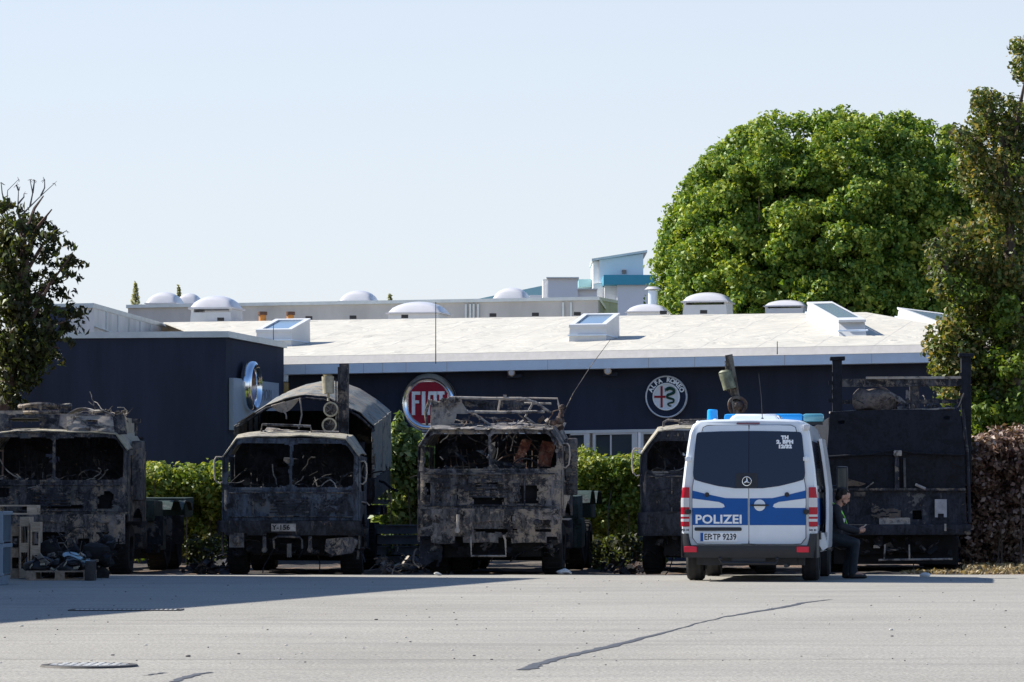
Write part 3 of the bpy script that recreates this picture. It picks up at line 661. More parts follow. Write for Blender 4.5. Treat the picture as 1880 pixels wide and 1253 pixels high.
# --- far industrial buildings
M_far = mat('far_plaster', (.74, .76, .80), .85, var=.04, scale=.4); M_far_lit = mat('far_plaster_lit', (.88, .87, .85), .85, var=.04, scale=.4)  # same plaster twice; the whiter copy has sunlight put into its colour
M_turq = mat('turquoise_band', (.05, .34, .48), .6, var=.06, scale=.3); M_turq2 = mat('turquoise_roof', (.35, .62, .66), .6, var=.06, scale=.3)
Yf = 190.0
def fbox(mb, x0, x1, yt, yb, Y, dep=6, mi=0):
    a = P(x0, yt, Y); b_ = P(x1, yb, Y); mb.box(a.x, b_.x, Y, Y+dep, b_.z if yb < 600 else -.06, a.z, mi)
t = thing('far_tower', 'far pale tower with a mono-pitch top and a turquoise band, against the sky', 'building', (0, 0, 0))
mb = MB(); a = P(1100, 478, Yf); b_ = P(1181, 466, Yf); lo = P(1181, 520, Yf)
pts = [(a.x, lo.z), (b_.x, lo.z), (b_.x, b_.z), (a.x, a.z)]; mb.prism(pts, Yf, Yf+5)
fbox(mb, 1133, 1200, 522, 720, Yf-2, 8); mb.build('tower_wall', M_far, t, 0)
mb = MB(); c = P(1089, 482, Yf); mb.box(c.x, a.x, Yf+.2, Yf+5, lo.z, a.z-.05); fbox(mb, 1089, 1110, 521, 720, Yf-.5, 6); fbox(mb, 1110, 1133, 523, 720, Yf-1.2, 6.2); mb.build('lit_tone_side_wall', M_far_lit, t, 0)
mb = MB(); c = P(1086, 480, Yf); d = P(1188, 464, Yf); mb.prism([(c.x, c.z), (d.x, d.z), (d.x, d.z+.12), (c.x, c.z+.12)], Yf-.3, Yf+5.3); mb.build('roof', M_cop, t, 0)
mb = MB(); fbox(mb, 1108, 1204, 505, 523, Yf-2.3, 8); mb.build('turquoise_band', M_turq, t, 0)
mb = MB(); fbox(mb, 1142, 1150, 496, 503, Yf-.1, .3); mb.build('window', M_glassd, t, 0)
mb = MB(); a = P(1062, 528, Yf+8); b_ = P(1108, 506, Yf-2); fbox(mb, 1062, 1108, 513, 527, Yf+2, 5); mb.build('side_band', M_turq2, t, 0)
t = thing('far_block', 'small far flat-topped grey block with a left edge coloured as sunlit, left of the tower', 'building', (0, 0, 0))
mb = MB(); fbox(mb, 1006, 1061, 510, 640, 150, 5); fbox(mb, 1061, 1096, 531, 640, 150.2, 5); mb.build('wall', M_far, t, 0)
mb = MB(); fbox(mb, 997, 1006, 513, 640, 150.3, 4.5); mb.build('lit_tone_wall', M_far_lit, t, 0); mb = MB(); fbox(mb, 1003, 1063, 509, 511, 149.8, 5.4); fbox(mb, 1061, 1097, 530, 531.8, 149.9, 5.4); mb.build('coping', M_cop, t, 0)
t = thing('far_shed', 'far turquoise roofed shed sloping down to the left behind the rooflights', 'building', (0, 0, 0))
mb = MB(); a = P(868, 551, 170); b_ = P(1000, 524, 170); c = P(1000, 560, 170); mb.prism([(a.x, a.z-.5), (c.x, c.z), (b_.x, b_.z), (a.x, a.z)], 170, 182); mb.build('roof', M_turq2, t, 0)
mb = MB(); fbox(mb, 972, 998, 542, 640, 160, 5); mb.build('wall', M_far_lit, t, 0)
# metal flue with cap
p = P(1199, 580, 100); k = 100/F; t = thing('metal_flue', 'thick capped metal flue on the roof beside the big tree', 'flue', p)
mb = MB(); mb.cyl((0, 0, -.5), (0, 0, 46*k), 9*k, n=16); mb.build('pipe', M_gutter, t); mb = MB(); mb.cyl((0, 0, 48*k), (0, 0, 53*k), 16*k, 10*k, 16); mb.cyl((0, 0, 45*k), (0, 0, 49*k), 3*k, n=8); mb.build('cap', M_opal, t)
# red edged roof at the far right
M_redr = mat('red_fascia', (.36, .07, .075), .6, var=.08)
t = thing('red_edged_building', 'far low building with a red roof edge behind the right end of the roof', 'building', (0, 0, 0))
mb = MB(); fbox(mb, 1612, 1920, 582, 700, 108, 8); mb.build('wall', M_navy2, t, 0); mb = MB(); a = P(1608, 581, 107.8); b_ = P(1925, 573, 107.8); mb.prism([(a.x, a.z-.12), (b_.x, b_.z-.12), (b_.x, b_.z+.04), (a.x, a.z+.04)], 107.6, 116.2); mb.build('roof_edge', M_redr, t, 0)
# --- large hall outside the frame at the left, whose shadow lies over the yard
H = 9.0; L = H/math.tan(SUN_EL); tip = G(1000, 1062); base = tip+Vector((SUN_DIR.x, SUN_DIR.y, 0))*L
e = G(0, 1145); dr = (Vector((e.x, e.y, 0))-Vector((tip.x, tip.y, 0))).normalized()
b0 = Vector((base.x, base.y, 0)); b1 = b0+dr*48; out = Vector((-22, 0, 0))
t = thing('neighbouring_hall', 'tall hall left of the yard that throws its shadow across the asphalt', 'building', b0)
slab([b0, b1, b1+out, b0+out], -.05, H-.15, M_conc, 'wall', t, b0); slab([b0, b1, b1+out, b0+out], H-.148, H, M_cop, 'coping', t, b0, .0)

# grit and small stones lying about the yard
mb = MB(); r = random.Random(77)
for k in range(260):
    Y_ = 24+30*r.random()**1.3; x = r.uniform(-.16, .16)*Y_; s_ = r.uniform(.004, .010)*(1 if r.random() < .95 else 1.8); mb.ball((x, Y_, s_*.4), s_, 5, r.randrange(2), (r.uniform(.8, 1.8), 1, .6))
tag(mb.build('grit', [mat('dark_grit', (.12, .115, .11), .9), mat('pale_grit', (.5, .49, .46), .9)], None, 60), 'grit and small stones scattered over the asphalt yard', 'grit', None, 'stuff')
# ============================================================= BURNT LORRIES
K = 111.34            # photo pixels per metre at the lorries' fronts
YT = 56.6
def zt(py, k=K): return (1054-py)/k
GREEN = (.035, .05, .04); BLUE = (.10, .125, .165)
M_c1 = charred('charred_steel_a', 1, base=(.020, .021, .027), paint=(.12, .115, .12), pa=.52, a=.56, r=.60, tn=.60)
M_c2 = charred('charred_steel_b', 5, paint=BLUE, pa=.50, a=.60, r=.66, tn=.66, ash=(.16, .175, .20), flake=.56)
M_c3 = charred('charred_steel_c', 9, base=(.022, .022, .026), paint=(.155, .145, .145), pa=.52, a=.55, r=.60, tn=.585, tan=(.34, .28, .22), ash=(.27, .25, .245), flake=.575)
M_c4 = charred('charred_steel_d', 13, base=(.014, .015, .020), paint=(.045, .05, .065), pa=.52, a=.64, r=.62, tn=.65, flake=.61)
M_c5 = charred('charred_steel_e', 17, base=(.009, .010, .014), paint=(.016, .019, .028), pa=.50, a=.72, r=.74, tn=.73, flake=.70, ash=(.10, .09, .085), tan=(.16, .12, .10))
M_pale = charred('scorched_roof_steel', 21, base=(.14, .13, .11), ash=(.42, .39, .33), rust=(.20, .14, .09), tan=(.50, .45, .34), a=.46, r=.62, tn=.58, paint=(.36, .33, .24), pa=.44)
M_ash = charred('ash_white_steel', 25, base=(.15, .14, .14), ash=(.46, .43, .40), rust=(.20, .13, .09), tan=(.52, .45, .38), a=.47, r=.62, tn=.56)
M_rusty = charred('rusted_steel', 29, base=(.055, .040, .035), ash=(.20, .18, .16), rust=(.15, .085, .06), tan=(.30, .22, .17), a=.58, r=.52, tn=.64)
M_soot = mat('soot_black', (.009, .009, .011), .9, var=.5, scale=5, bmp=.5)
M_tyre = mat('burnt_rubber', (.011, .011, .012), .9, var=.4, scale=9, bmp=.6)
M_greenp = charred('dark_green_steel', 33, base=(.02, .03, .03), ash=(.10, .12, .12), paint=(.035, .06, .055), pa=.45, a=.62, r=.70, tn=.70, tan=(.16, .17, .15))
M_canvas = charred('singed_canvas', 37, base=(.10, .115, .125), ash=(.26, .28, .27), rust=(.16, .14, .12), tan=(.34, .29, .23), a=.50, r=.62, tn=.56, paint=(.17, .19, .185), pa=.45, flake=.60)
M_creamp = mat('cream_enamel', (.42, .38, .27), .5, var=.3, scale=6, bmp=.2)
rnd = random.Random(4)
def hole(u, v, a, b, c, d, r=.03, j=.0, s=0):
    """inside a round-cornered rectangle a<u<b, c<v<d (edges ragged by j)"""
    if j:
        u += j*n1((u*9, v*9, s)); v += j*n1((u*9, v*9, s+7))
    if not (a < u < b and c < v < d): return False
    du = min(u-a, b-u); dv = min(v-c, d-v)
    if du < r and dv < r: return (r-du)**2+(r-dv)**2 < r*r
    return True
def wheel(root, x, y, r=.42, w=.34, m=None, rim_side=1):
    mb = MB(); prof = [(r*.55, -w/2), (r*.93, -w/2), (r, -w/2+.05), (r, w/2-.05), (r*.93, w/2), (r*.55, w/2), (r*.5, 0), (r*.55, -w/2)]
    mb.lathe(prof, Matrix.Rotation(rad(90), 4, 'Y'), 30)
    for k in range(30):
        a = 2*math.pi*k/30; c = Vector((0, math.cos(a)*r, math.sin(a)*r)); q = Matrix.Translation(c) @ Matrix.Rotation(a, 4, 'X')
        mb.box(-w/2+.03, w/2-.03, -.008, .012, -.02, .02, 0, q)
    mb.warp(.03, 3, x+y); t = mb.build('wheel', m or M_tyre, root); t.location = (x, y, r-.02)
    mb = MB(); mb.lathe([(r*.56, -w*.46), (r*.50, -w*.36), (r*.30, -w*.1*rim_side), (.10, -w*.05), (.09, w*.2), (0, w*.2)], Matrix.Rotation(rad(90*rim_side), 4, 'Y'), 24)
    mb.build('rim', M_rusty, t); return t
def junk(name, root, n, box, size, mats, seed=0, wires=.3):
    """tangle of bent plates, rods and lumps"""
    r = random.Random(seed); mb = MB()
    for k in range(n):
        c = Vector([r.uniform(box[i*2], box[i*2+1]) for i in range(3)]); s = size*r.uniform(.35, 1.3); mi = r.randrange(len(mats)); q = Euler((r.uniform(-1, 1), r.uniform(-1, 1), r.uniform(0, 3)))
        R = Matrix.Translation(c) @ q.to_matrix().to_4x4()
        if r.random() < wires:
            pts = [c]; d = Vector((r.uniform(-1, 1), r.uniform(-.5, .5), r.uniform(-.7, .7))).normalized()
            for _ in range(6): pts.append(pts[-1]+d*s*.4); d = (d+Vector((r.uniform(-.5, .5), r.uniform(-.5, .5), r.uniform(-.6, .4)))).normalized()
            mb.tube(pts, size*.05, 5, mi)
        elif r.random() < .55:
            o = len(mb.v); b0_ = r.uniform(-.6, .6); b1_ = r.uniform(-.6, .6)
            mb.sheet(lambda u, v: R @ Vector(((u-.5)*s, (v-.5)*s*.6, b0_*(u-.5)**2*s+b1_*(v-.5)**3*s)), 5, 4, lambda u, v: n1((u*3+k, v*3, 0), 1.5, k) > .28, .008, mi)
        else: mb.box(-s*.3, s*.3, -s*.2, s*.2, -s*.12, s*.12, mi, R)
    return mb.build(name, mats, root)
def cab(root, m, kind, seed, roofm=None, hw=1.12, hwr=.88, zb=.90, zs=1.385, ztop=2.17, zroof=2.30, depth=1.95, face_holes=(), wsl=.16, pillar=True, wsu=.945, hw_low=None, roofholes=True):
    """forward-control cab: y grows away from the camera"""
    roofm = roofm or M_pale; S = seed
    zc = ztop-.20                                   # chamfer starts
    def half(z): return hw if z < zc else hw+(hwr-hw)*min(1, (z-zc)/(zroof-zc))
    def yf(z): return 0 if z < zs else (z-zs)*wsl
    # lower front panel
    def lp(u, v):
        z = zb+(zs-zb)*v; x = (u*2-1)*hw; p = Vector((x, 0, z)); d = nv(p, 2.4, S)
        e = .022 if abs(x) < hw-.1 else .008
        corner = max(0, abs(x)-(hw-.10))/.10; return p+Vector((0, .06*corner**2, 0))+Vector((0, d.y*e*1.6, d.z*.006))
    mb = MB(); nx = 90
    mb.sheet(lp, nx, 26, lambda u, v: any(hole(u, v, *h, r=.015, j=.02, s=S) for h in face_holes), .018); mb.build('front_panel', m, root)
    # pressed ribs, seams, grab handle on the panel
    mb = MB()
    for z in (zb+.06, zs-.05): mb.tube([(-hw+.1, -.012, z), (0, -.02+.01*n1((z, S, 0)), z+.012), (hw-.1, -.012, z)], .012, 5)
    for x in (-.62, .58): mb.box(x-.012, x+.012, -.02, .0, zb+.08, zs-.08)
    split_build(mb, 'trim', M_c1, root)
    rr_ = random.Random(S*3+1)
    for k in range(7):                     # blistered and peeled skins, each a loose curled sheet
        x = rr_.uniform(-hw+.15, hw-.4); z = rr_.uniform(zb+.05, zs-.18); w_ = rr_.uniform(.14, .42); h_ = rr_.uniform(.10, .26); mm = rr_.choice([M_c3, m, m, M_c4] if kind != 'plain' else [m, m, M_c2, M_c4])
        mb = MB(); mb.sheet(lambda u, v: (x+w_*u, -.022-.035*abs(n1((u*2, v*2, k)))-.02*v*v, z+h_*v+.02*n1((u*4, k, 2))), 14, 10, lambda u, v: n1((u*2.6+k, v*2.6, S)) > .12 or min(u, 1-u, v, 1-v) < .10*abs(n1((u*8, v*8, k)))*3, .006)
        if mb.f: mb.build('peeled_skin', mm, root)
    mb = MB(); z = (zb+zs)/2
    for q in range(5): mb.box(-.34, .30, -.035, -.005, z-.12+q*.05, z-.10+q*.05)
    mb.warp(.015, 5, S); mb.build('grille', M_c4, root)
    # windscreen frame
    def wf(u, v):
        z = zs+(zroof-.02-zs)*v; h = half(z); x = (u*2-1)*h; d = nv((x, 0, z), 1.7, S+2)
        corner = max(0, abs(x)-(h-.10))/.10
        return Vector((x+d.x*.012, yf(z)+.05*corner**2+d.y*.02, z+d.z*.012))
    v1 = (ztop-zs)/(zroof-.02-zs)
    def ws(u, v):
        if hole(u, v, .5-wsu/2, .5-(.012 if pillar else -.001), .055, v1, r=.07, j=.006, s=S): return True
        return hole(u, v, .5+(.012 if pillar else -.001), .5+wsu/2, .055, v1, r=.07, j=.006, s=S+1)
    mb = MB(); mb.sheet(wf, 110, 40, ws, .035); mb.build('windscreen_frame', m, root)
    # roof, sagging and torn
    prof = [(-hw, zc), (-hwr, zroof-.02), (-hwr*.6, zroof+.02), (0, zroof+.03), (hwr*.6, zroof+.02), (hwr, zroof-.02), (hw, zc)]
    def rf(u, v):
        q = u*(len(prof)-1); i = min(int(q), len(prof)-2); f = q-i; x = prof[i][0]*(1-f)+prof[i+1][0]*f; z = prof[i][1]*(1-f)+prof[i+1][1]*f
        y0_ = yf(z); y = y0_-.02+(depth-y0_)*v; d = nv((x, y, z), 1.6, S+4); d2 = nv((x, y, z), 5, S+5)
        return Vector((x, y, z-.03+.11*min(1, v/.2)**.7*(1-.5*abs(u*2-1)**3)+.03*d.z+.012*d2.z-.05*math.sin(math.pi*v)*(1-(u*2-1)**2)))
    rh = (lambda u, v: .12 < v and hole(u, v, .3, .5, .35, .7, r=.05, j=.1, s=S)) if roofholes else None
    mb = MB(); mb.sheet(rf, 72, 30, rh, -.02); mb.build('roof', roofm, root)
    # doors (side panels) with window openings and wheel arches
    for sx in (-1, 1):
        def sd(u, v):
            z = (zb-.1)+(zc-(zb-.1))*v; y = .05+(depth-.05)*u; y = max(y, yf(z)+.03*(1-u)); d = nv((sx*3, y, z), 2, S+6+sx)
            return Vector((sx*(hw+.002)+sx*d.x*.015, y, z+d.z*.008))
        def sk(u, v): return hole(u, v, .12, .72, .50, .93, r=.06, j=.01, s=S+9) or ((u-.55)**2/.10+(v+.05)**2/.05 < 1)
        mb = MB(); mb.sheet(sd, 40, 40, sk, -.022*sx); dr_ = mb.build('door', m, root)
        mb = MB(); mb.tube([(sx*(hw+.03), .30, zs-.2), (sx*(hw+.06), .36, zs-.2), (sx*(hw+.06), .52, zs-.21), (sx*(hw+.03), .56, zs-.22)], .012, 6); mb.build('handle', M_c1, dr_)
    # back wall with two burnt-out windows, floor, dash, wheel, seats
    mb = MB(); mb.sheet(lambda u, v: ((u*2-1)*(hw-.02), depth-.02+.02*n1((u*4, v*4, S)), (zb-.1)+(zroof-.05-(zb-.1))*v), 40, 30,
                        lambda u, v: hole(u, v, .30, .38, .70, .80, r=.04, j=.05), .02); mb.build('back_wall', M_c4, root)
    mb = MB(); mb.box(-hw+.02, hw-.02, .03, depth-.03, zb-.12, zb-.06); mb.box(-hw+.03, hw-.03, .16, .42, zb-.06, zs-.10); mb.warp(.03, 3, S); mb.build('floor', M_soot, root)
    mb = MB(); c = Vector((.55, .50, zs+.02)); q = Euler((rad(-55), 0, 0)).to_matrix().to_4x4()
    pts = [Matrix.Translation(c) @ q @ Vector((.23*math.cos(a), .23*math.sin(a), 0)) for a in [2*math.pi*k/20 for k in range(21)]]
    mb.tube(pts, .013, 6)
    for a in (0, 2.1, 4.2): mb.tube([c, Matrix.Translation(c) @ q @ Vector((.23*math.cos(a), .23*math.sin(a), 0))], .010, 5)
    mb.tube([c, c+Vector((0, -.15, -.4))], .02, 6); mb.build('steering_wheel', M_c1, root)
    for x in (-.55, .5):
        mb = MB(); lean = rnd.uniform(-.1, .1)
        for k in range(5): mb.tube([(x-.2+.1*k, 1.05, zs-.25), (x-.2+.1*k+lean*.3, 1.15, zs+.1), (x-.2+.1*k+lean, 1.28, zs+.38)], .010, 5)
        for z in (.0, .15, .3): mb.tube([(x-.22+lean*z*2, 1.08+z*.5, zs-.1+z*1.2), (x+.22+lean*z*2, 1.08+z*.5, zs-.1+z*1.2)], .012, 5)
        mb.box(x-.22, x+.22, .72, 1.1, zs-.36, zs-.26); mb.build('seat', M_rusty if kind == 'rack' else M_c4, root)
    junk('dash_wreckage', root, 46, (-hw+.15, hw-.15, .12, .5, zs-.08, zs+.07), .20, [M_c1, M_ash, M_soot], S+30, .45)
    junk('cab_wreckage', root, 26, (-hw+.2, hw-.2, .7, 1.7, zs-.2, ztop-.2), .30, [M_soot, M_c4, M_rusty if kind == 'rack' else M_soot], S+31, .6)
def bumper(root, m, x0, x1, z0, z1, seed, holes=(), sag=.0):
    def bf(u, v):
        x = x0+(x1-x0)*u; z = z0+(z1-z0)*v; d = nv((x, 0, z), 2.2, seed); e = max(0, abs(u*2-1)-.9)/.1
        return Vector((x, -.16+.12*e*e+d.y*.03+.05*(1-v)**2, z+d.z*.015-sag*(1-v)*max(0, n1((x*2, 0, seed)))))
    mb = MB(); mb.sheet(bf, 90, 22, lambda u, v: any(hole(u, v, *h, r=.02, j=.03, s=seed) for h in holes) or (v < .16 and n1((u*9, 0, seed)) > .12), .02)
    mb.box(x0+.08, x1-.08, -.12, .02, (z0+z1)/2-.05, z1-.04); mb.build('bumper', m, root)
def chassis(root, L, axles, r=.42, rear_fender=True, seed=1):
    mb = MB()
    for x in (-.42, .42): mb.box(x-.05, x+.05, .1, L, .62, .86)
    for y in axles: mb.cyl((-.95, y, r), (.95, y, r), .07, n=8); mb.ball((0, y, r), .2, 10)
    for y in (1.2, 2.6, 4, L-.2): mb.box(-.42, .42, y, y+.1, .64, .8)
    mb.build('chassis', M_soot, root)
    for y in axles:
        for x in (-.95, .95): wheel(root, x, y, r)
    mb = MB(); mb.box(-1.12, -.62, 2.25, 3.3, .35, .85, bev=.05); mb.box(.62, 1.12, 2.25, 3.0, .38, .9, bev=.05); mb.warp(.03, 2, seed); split_build(mb, 'fuel_tank', M_c4, root)
def mirror_arm(root, sx, hw, z0, z1, out=.22, y=.12):
    mb = MB(); x = sx*hw; o = sx*(hw+out)
    mb.tube([(x, y, z1-.01), (x+sx*out*.5, y-.02, z1), (o-sx*.03, y-.03, z1), (o, y-.03, z1-.05), (o+sx*.01, y-.03, (z0+z1)/2), (o-sx*.01, y-.03, z0+.05), (o-sx*.06, y-.02, z0), (x, y, z0+.02)], .013, 6); return mb.build('mirror_arm', M_ash, root)
def underjunk(root, seed, x0=-1.1, x1=1.1):
    junk('underbody_wreckage', root, 70, (x0, x1, .0, .6, .30, .72), .20, [M_soot, M_c4, M_c5, M_c1], seed, .25)
    mb = MB(); mb.box(-.78, .78, .25, 1.6, .30, .85); mb.box(-.9, .9, 2.0, 4.4, .22, .8); mb.warp(.10, 2.5, seed); mb.build('engine', M_soot, root)  # engine, widened and with a block added to darken the gap underneath
def lamp(root, x, z, r=.09, m=None):
    mb = MB(); mb.lathe([(r, -.01), (r*1.12, -.05), (r*.95, -.06), (r*.8, -.02), (r*.4, .04), (0, .05)], Matrix.Translation((x, -.14, z)) @ Matrix.Rotation(rad(90), 4, 'X'), 16)
    mb.box(x-r*1.2, x+r*1.2, -.12, -.02, z-r*1.2, z+r*1.2); mb.build('headlight', m or M_c1, root)
def put(px, Y, label, yaw):
    p = P(px, 1000, Y); return thing('burnt_truck', label, 'truck', (p.x, p.y, 0), -rad(yaw), 'burnt-out military trucks in a row')
# ---------- truck at the left, with the raised hatch roof
T1 = put(97, YT, 'leftmost burnt-out truck, with roof hatch ring and pierced raised roof band', 2.5)
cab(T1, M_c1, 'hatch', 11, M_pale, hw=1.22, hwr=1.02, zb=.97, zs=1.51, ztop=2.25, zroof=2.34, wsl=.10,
    face_holes=((.845, .905, .2, .72), (.80, .845, .2, .6), (.28, .42, .15, .32), (.10, .2, .55, .85), (.46, .7, .18, .3)))
def band(u, v):
    z = 2.31+.35*v; x = -1.22+2.42*u-.10*v*(u-.3); d = nv((x, 0, z), 2.5, 61); return Vector((x, .10+.10*v+d.y*.03, z+d.z*.012+.02*n1((u*5, 0, 3))))
mb = MB(); mb.sheet(band, 80, 18, lambda u, v: hole(u, v, .20, .41, .12, .78, r=.05, j=.05, s=3) or hole(u, v, .735, .80, .44, .78, r=.01) or v > .93+.1*n1((u*8, 0, 1)), .02); mb.build('roof_band', M_c3, T1)
mb = MB(); mb.sheet(lambda u, v: band(.59+.33*u, .12+.72*v)+Vector((0, -.025-.01*n1((u*5, v*5, 2)), 0)), 24, 12, lambda u, v: hole(u, v, .42, .66, .42, .78, r=.01) or (v < .2 and .25 < u < .5), .012); mb.build('roof_band_plate', M_ash, T1)
mb = MB(); mb.box(-1.15, 1.05, .25, 1.8, 2.56, 2.6); mb.box(1.0, 1.06, .25, 1.8, 2.3, 2.58); mb.box(-1.2, -1.14, .25, 1.8, 2.3, 2.58); mb.warp(.03, 2, 5); mb.build('raised_roof', M_pale, T1)
mb = MB(); ring_ = [(-.32+.42*math.cos(a), .95+.42*math.sin(a), 2.80+.015*math.sin(3*a)) for a in [2*math.pi*k/30 for k in range(31)]]; mb.tube(ring_, .035, 7)
ring_ = [(-.32+.44*math.cos(a), .95+.44*math.sin(a), 2.68) for a in [2*math.pi*k/30 for k in range(31)]]; mb.tube(ring_, .03, 7)
for k in range(8):
    a = k*.785; mb.box(-.32+.43*math.cos(a)-.02, -.32+.43*math.cos(a)+.02, .95+.43*math.sin(a)-.02, .95+.43*math.sin(a)+.02, 2.58, 2.8)
mb.build('hatch_ring', M_c3, T1)
mb = MB(); mb.sheet(lambda u, v: (.12+.42*u, .6+.5*v, 2.66+.10*math.sin(u*2.6)), 10, 6, None, .015); mb.box(-.35, .5, .5, .56, 2.60, 2.65); mb.box(-1.3, -.6, .4, .46, 2.62, 2.70); mb.tube([(.5, .5, 2.68), (.75, .45, 2.70), (.9, .5, 2.62)], .03, 6); mb.warp(.01, 4, 2); mb.build('hatch_lid', M_ash, T1)
junk('roof_wreckage', T1, 26, (.55, 1.08, .2, 1.2, 2.55, 2.74), .16, [M_c1, M_ash, M_c3], 77, .5)
mb = MB(); mb.tube([(1.32, .3, 2.28), (1.33, .28, 2.42), (1.32, .28, 2.50)], .022, 6); mb.box(1.26, 1.40, .22, .34, 2.49, 2.56); mb.build('side_lamp', M_c1, T1)
mb = MB(); mb.box(1.22, 1.40, .5, .9, 1.2, 2.22, bev=.03); mb.warp(.03, 2, 8); mb.build('air_intake', M_c1, T1)
bumper(T1, M_c3, -1.25, 1.2, .50, .985, 21, ((.795, .89, .30, .74), (.42, .60, .05, .75), (.1, .35, .2, .7)))
underjunk(T1, 41); chassis(T1, 8.4, (1.15, 5.4, 6.9), seed=3)
mb = MB()
for sx in (-1, 1):
    for (y0_, y1_) in ((4.75, 6.1), (6.25, 7.6)):
        mb.sheet(lambda u, v, sx=sx, y0_=y0_, y1_=y1_: (sx*(.75+.52*v), y0_+(y1_-y0_)*u, 1.04+.16*min(1, 4*min(u, 1-u))+.012*n1((u*4, v*4, sx))), 14, 4, None, .02)
split_build(mb, 'fender', M_greenp, T1)
mb = MB(); mb.box(-1.15, 1.15, 3.5, 4.6, .85, 1.22, bev=.02); mb.box(-1.1, 1.2, 7.0, 8.2, .9, 1.28, bev=.02); mb.box(.8, 1.22, 3.7, 4.5, .35, .85, bev=.03); mb.warp(.03, 2, 4); split_build(mb, 'rear_body', M_greenp, T1)
mb = MB()
for y in (3.6, 4.7, 6.2): mb.sheet(lambda u, v, y=y: (.8+.5*u, y+.02*n1((u*3, v*3, y)), .3+.65*v), 8, 10, lambda u, v: v < .25*abs(n1((u*5, 0, 3)))*2, .012)
split_build(mb, 'mud_flap', M_c4, T1)
# ---------- canvas-topped truck
T2 = put(533.5, YT, 'burnt-out truck with singed arched canvas hood, upright mast and blackened interior', 1.0)
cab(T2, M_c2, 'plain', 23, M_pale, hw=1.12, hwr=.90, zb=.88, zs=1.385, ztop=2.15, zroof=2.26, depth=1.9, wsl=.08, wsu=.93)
mirror_arm(T2, -1, 1.10, 1.50, 1.93, .17); mirror_arm(T2, 1, 1.12, 1.48, 1.86, .12)
bumper(T2, M_c4, -1.21, 1.17, .64, .88, 25)
mb = MB(); mb.box(-.30, .10, -.205, -.19, .705, .83); mb.build('number_plate', mat('scorched_plate', (.30, .28, .26), .6, var=.35, scale=9, col2=(.08, .07, .065)), T2, 0)
mb = MB(); vs, fs = text('Y-156', .115, .003); mb.add(vs, fs, 0, Matrix.Translation((-.14, -.207, .765))); mb.build('plate_lettering', M_soot, T2, 0)
mb = MB(); mb.tube([(-.26, -.12, .42), (-.27, -.16, .58), (-.2, -.17, .62), (.16, -.17, .61), (.2, -.16, .56), (.2, -.12, .42)], .018, 7); mb.box(-.05, .02, -.12, .0, .28, .5); mb.build('tow_hoop', M_c1, T2)
for x in (-.42, .33):
    mb = MB(); mb.box(x-.03, x+.03, -.15, -.05, .40, .62, bev=.01); mb.cyl((x, -.16, .40), (x, -.04, .40), .045, n=10); mb.build('tow_shackle', M_c1, T2)
lamp(T2, -.88, .56, .10)
mb = MB(); mb.prism([(.56, .40), (.60, .58), (1.0, .62), (1.13, .55), (1.02, .36), (.72, .30)], -.10, .16); mb.warp(.03, 4, 3); mb.build('hanging_step_box', M_c3, T2)
mb = MB(); mb.tube([(1.12, .1, .8), (1.13, .05, .5), (1.10, .05, .24)], .02, 6); mb.tube([(-1.12, .1, .8), (-1.14, .1, .5), (-1.12, .1, .3)], .02, 6); mb.build('hanging_strip', M_c1, T2)
underjunk(T2, 43); chassis(T2, 7.6, (1.1, 5.1, 6.4), seed=5)
# sunvisor frame on the roof
mb = MB(); mb.tube([(-.52, .35, 2.33), (-.50, .28, 2.47), (.30, .28, 2.44), (.32, .35, 2.30)], .022, 6); mb.tube([(-.52, .5, 2.36), (-.42, .3, 2.30), (.25, .3, 2.34)], .016, 6)
mb.sheet(lambda u, v: (-.47+.72*u, .30+.5*v, 2.36+.08*v*(1-u)+.02*n1((u*4, v*4, 9))), 16, 8, lambda u, v: n1((u*4, v*4, 1)) > .3, .015); mb.tube([(.3, .6, 2.36), (.75, .6, 2.35)], .02, 6); mb.tube([(.3, .8, 2.32), (.72, .8, 2.31)], .016, 6); mb.build('sunvisor_frame', M_c3, T2)
# canvas hood: faceted arches from front to rear, front hoop torn
AR = [(-1.18, -.11), (-.92, .06), (-.66, .23), (-.32, .35), (.02, .41), (.34, .38), (.64, .27), (.94, .10), (1.19, -.12)]
def hood(u, v, dz=0):
    q = u*(len(AR)-1); i = min(int(q), len(AR)-2); f = q-i; x = AR[i][0]*(1-f)+AR[i+1][0]*f; z = AR[i][1]*(1-f)+AR[i+1][1]*f
    y = 2.62+5.0*v; sc = 1+.10*math.sin(math.pi*min(1, u*1.0))*min(1, v*2.2); rip = .02*n1((x, y, z), 2.2, 5)-.025*abs(math.sin(v*math.pi*4))
    return Vector((x*(1+.03*v), y+.10*(1-abs(2*u-1))*(1-v)*.6, 2.62+.078*(y-2.6)+z*sc+rip+dz))
mb = MB(); mb.sheet(hood, 64, 40, lambda u, v: v < .07*(.4+n1((u*7, 0, 5)))+.035 and n1((u*6, v*30, 9)) > -.1, -.015); mb.build('canopy_top', M_canvas, T2)
for sx in (-1, 1):
    mb = MB()
    def cs(u, v, sx=sx):
        y = 2.62+5.0*u; z1_ = 2.62+.078*(y-2.6)-.12; z0_ = 1.60+.055*(y-2.6); z = z0_+(z1_-z0_)*v
        return Vector((sx*(1.20+.036*u)+sx*.025*math.sin(y*7)*(1-v*.6)+sx*.02*n1((y, z, 0), 2, 3), y, z))
    mb.sheet(cs, 60, 24, lambda u, v: (u < .06 and n1((u*9, v*7, sx)) > -.1) or (v < .07 and n1((u*12, v, sx)) > .1), -.015*sx); mb.build('canopy_side', M_canvas, T2)
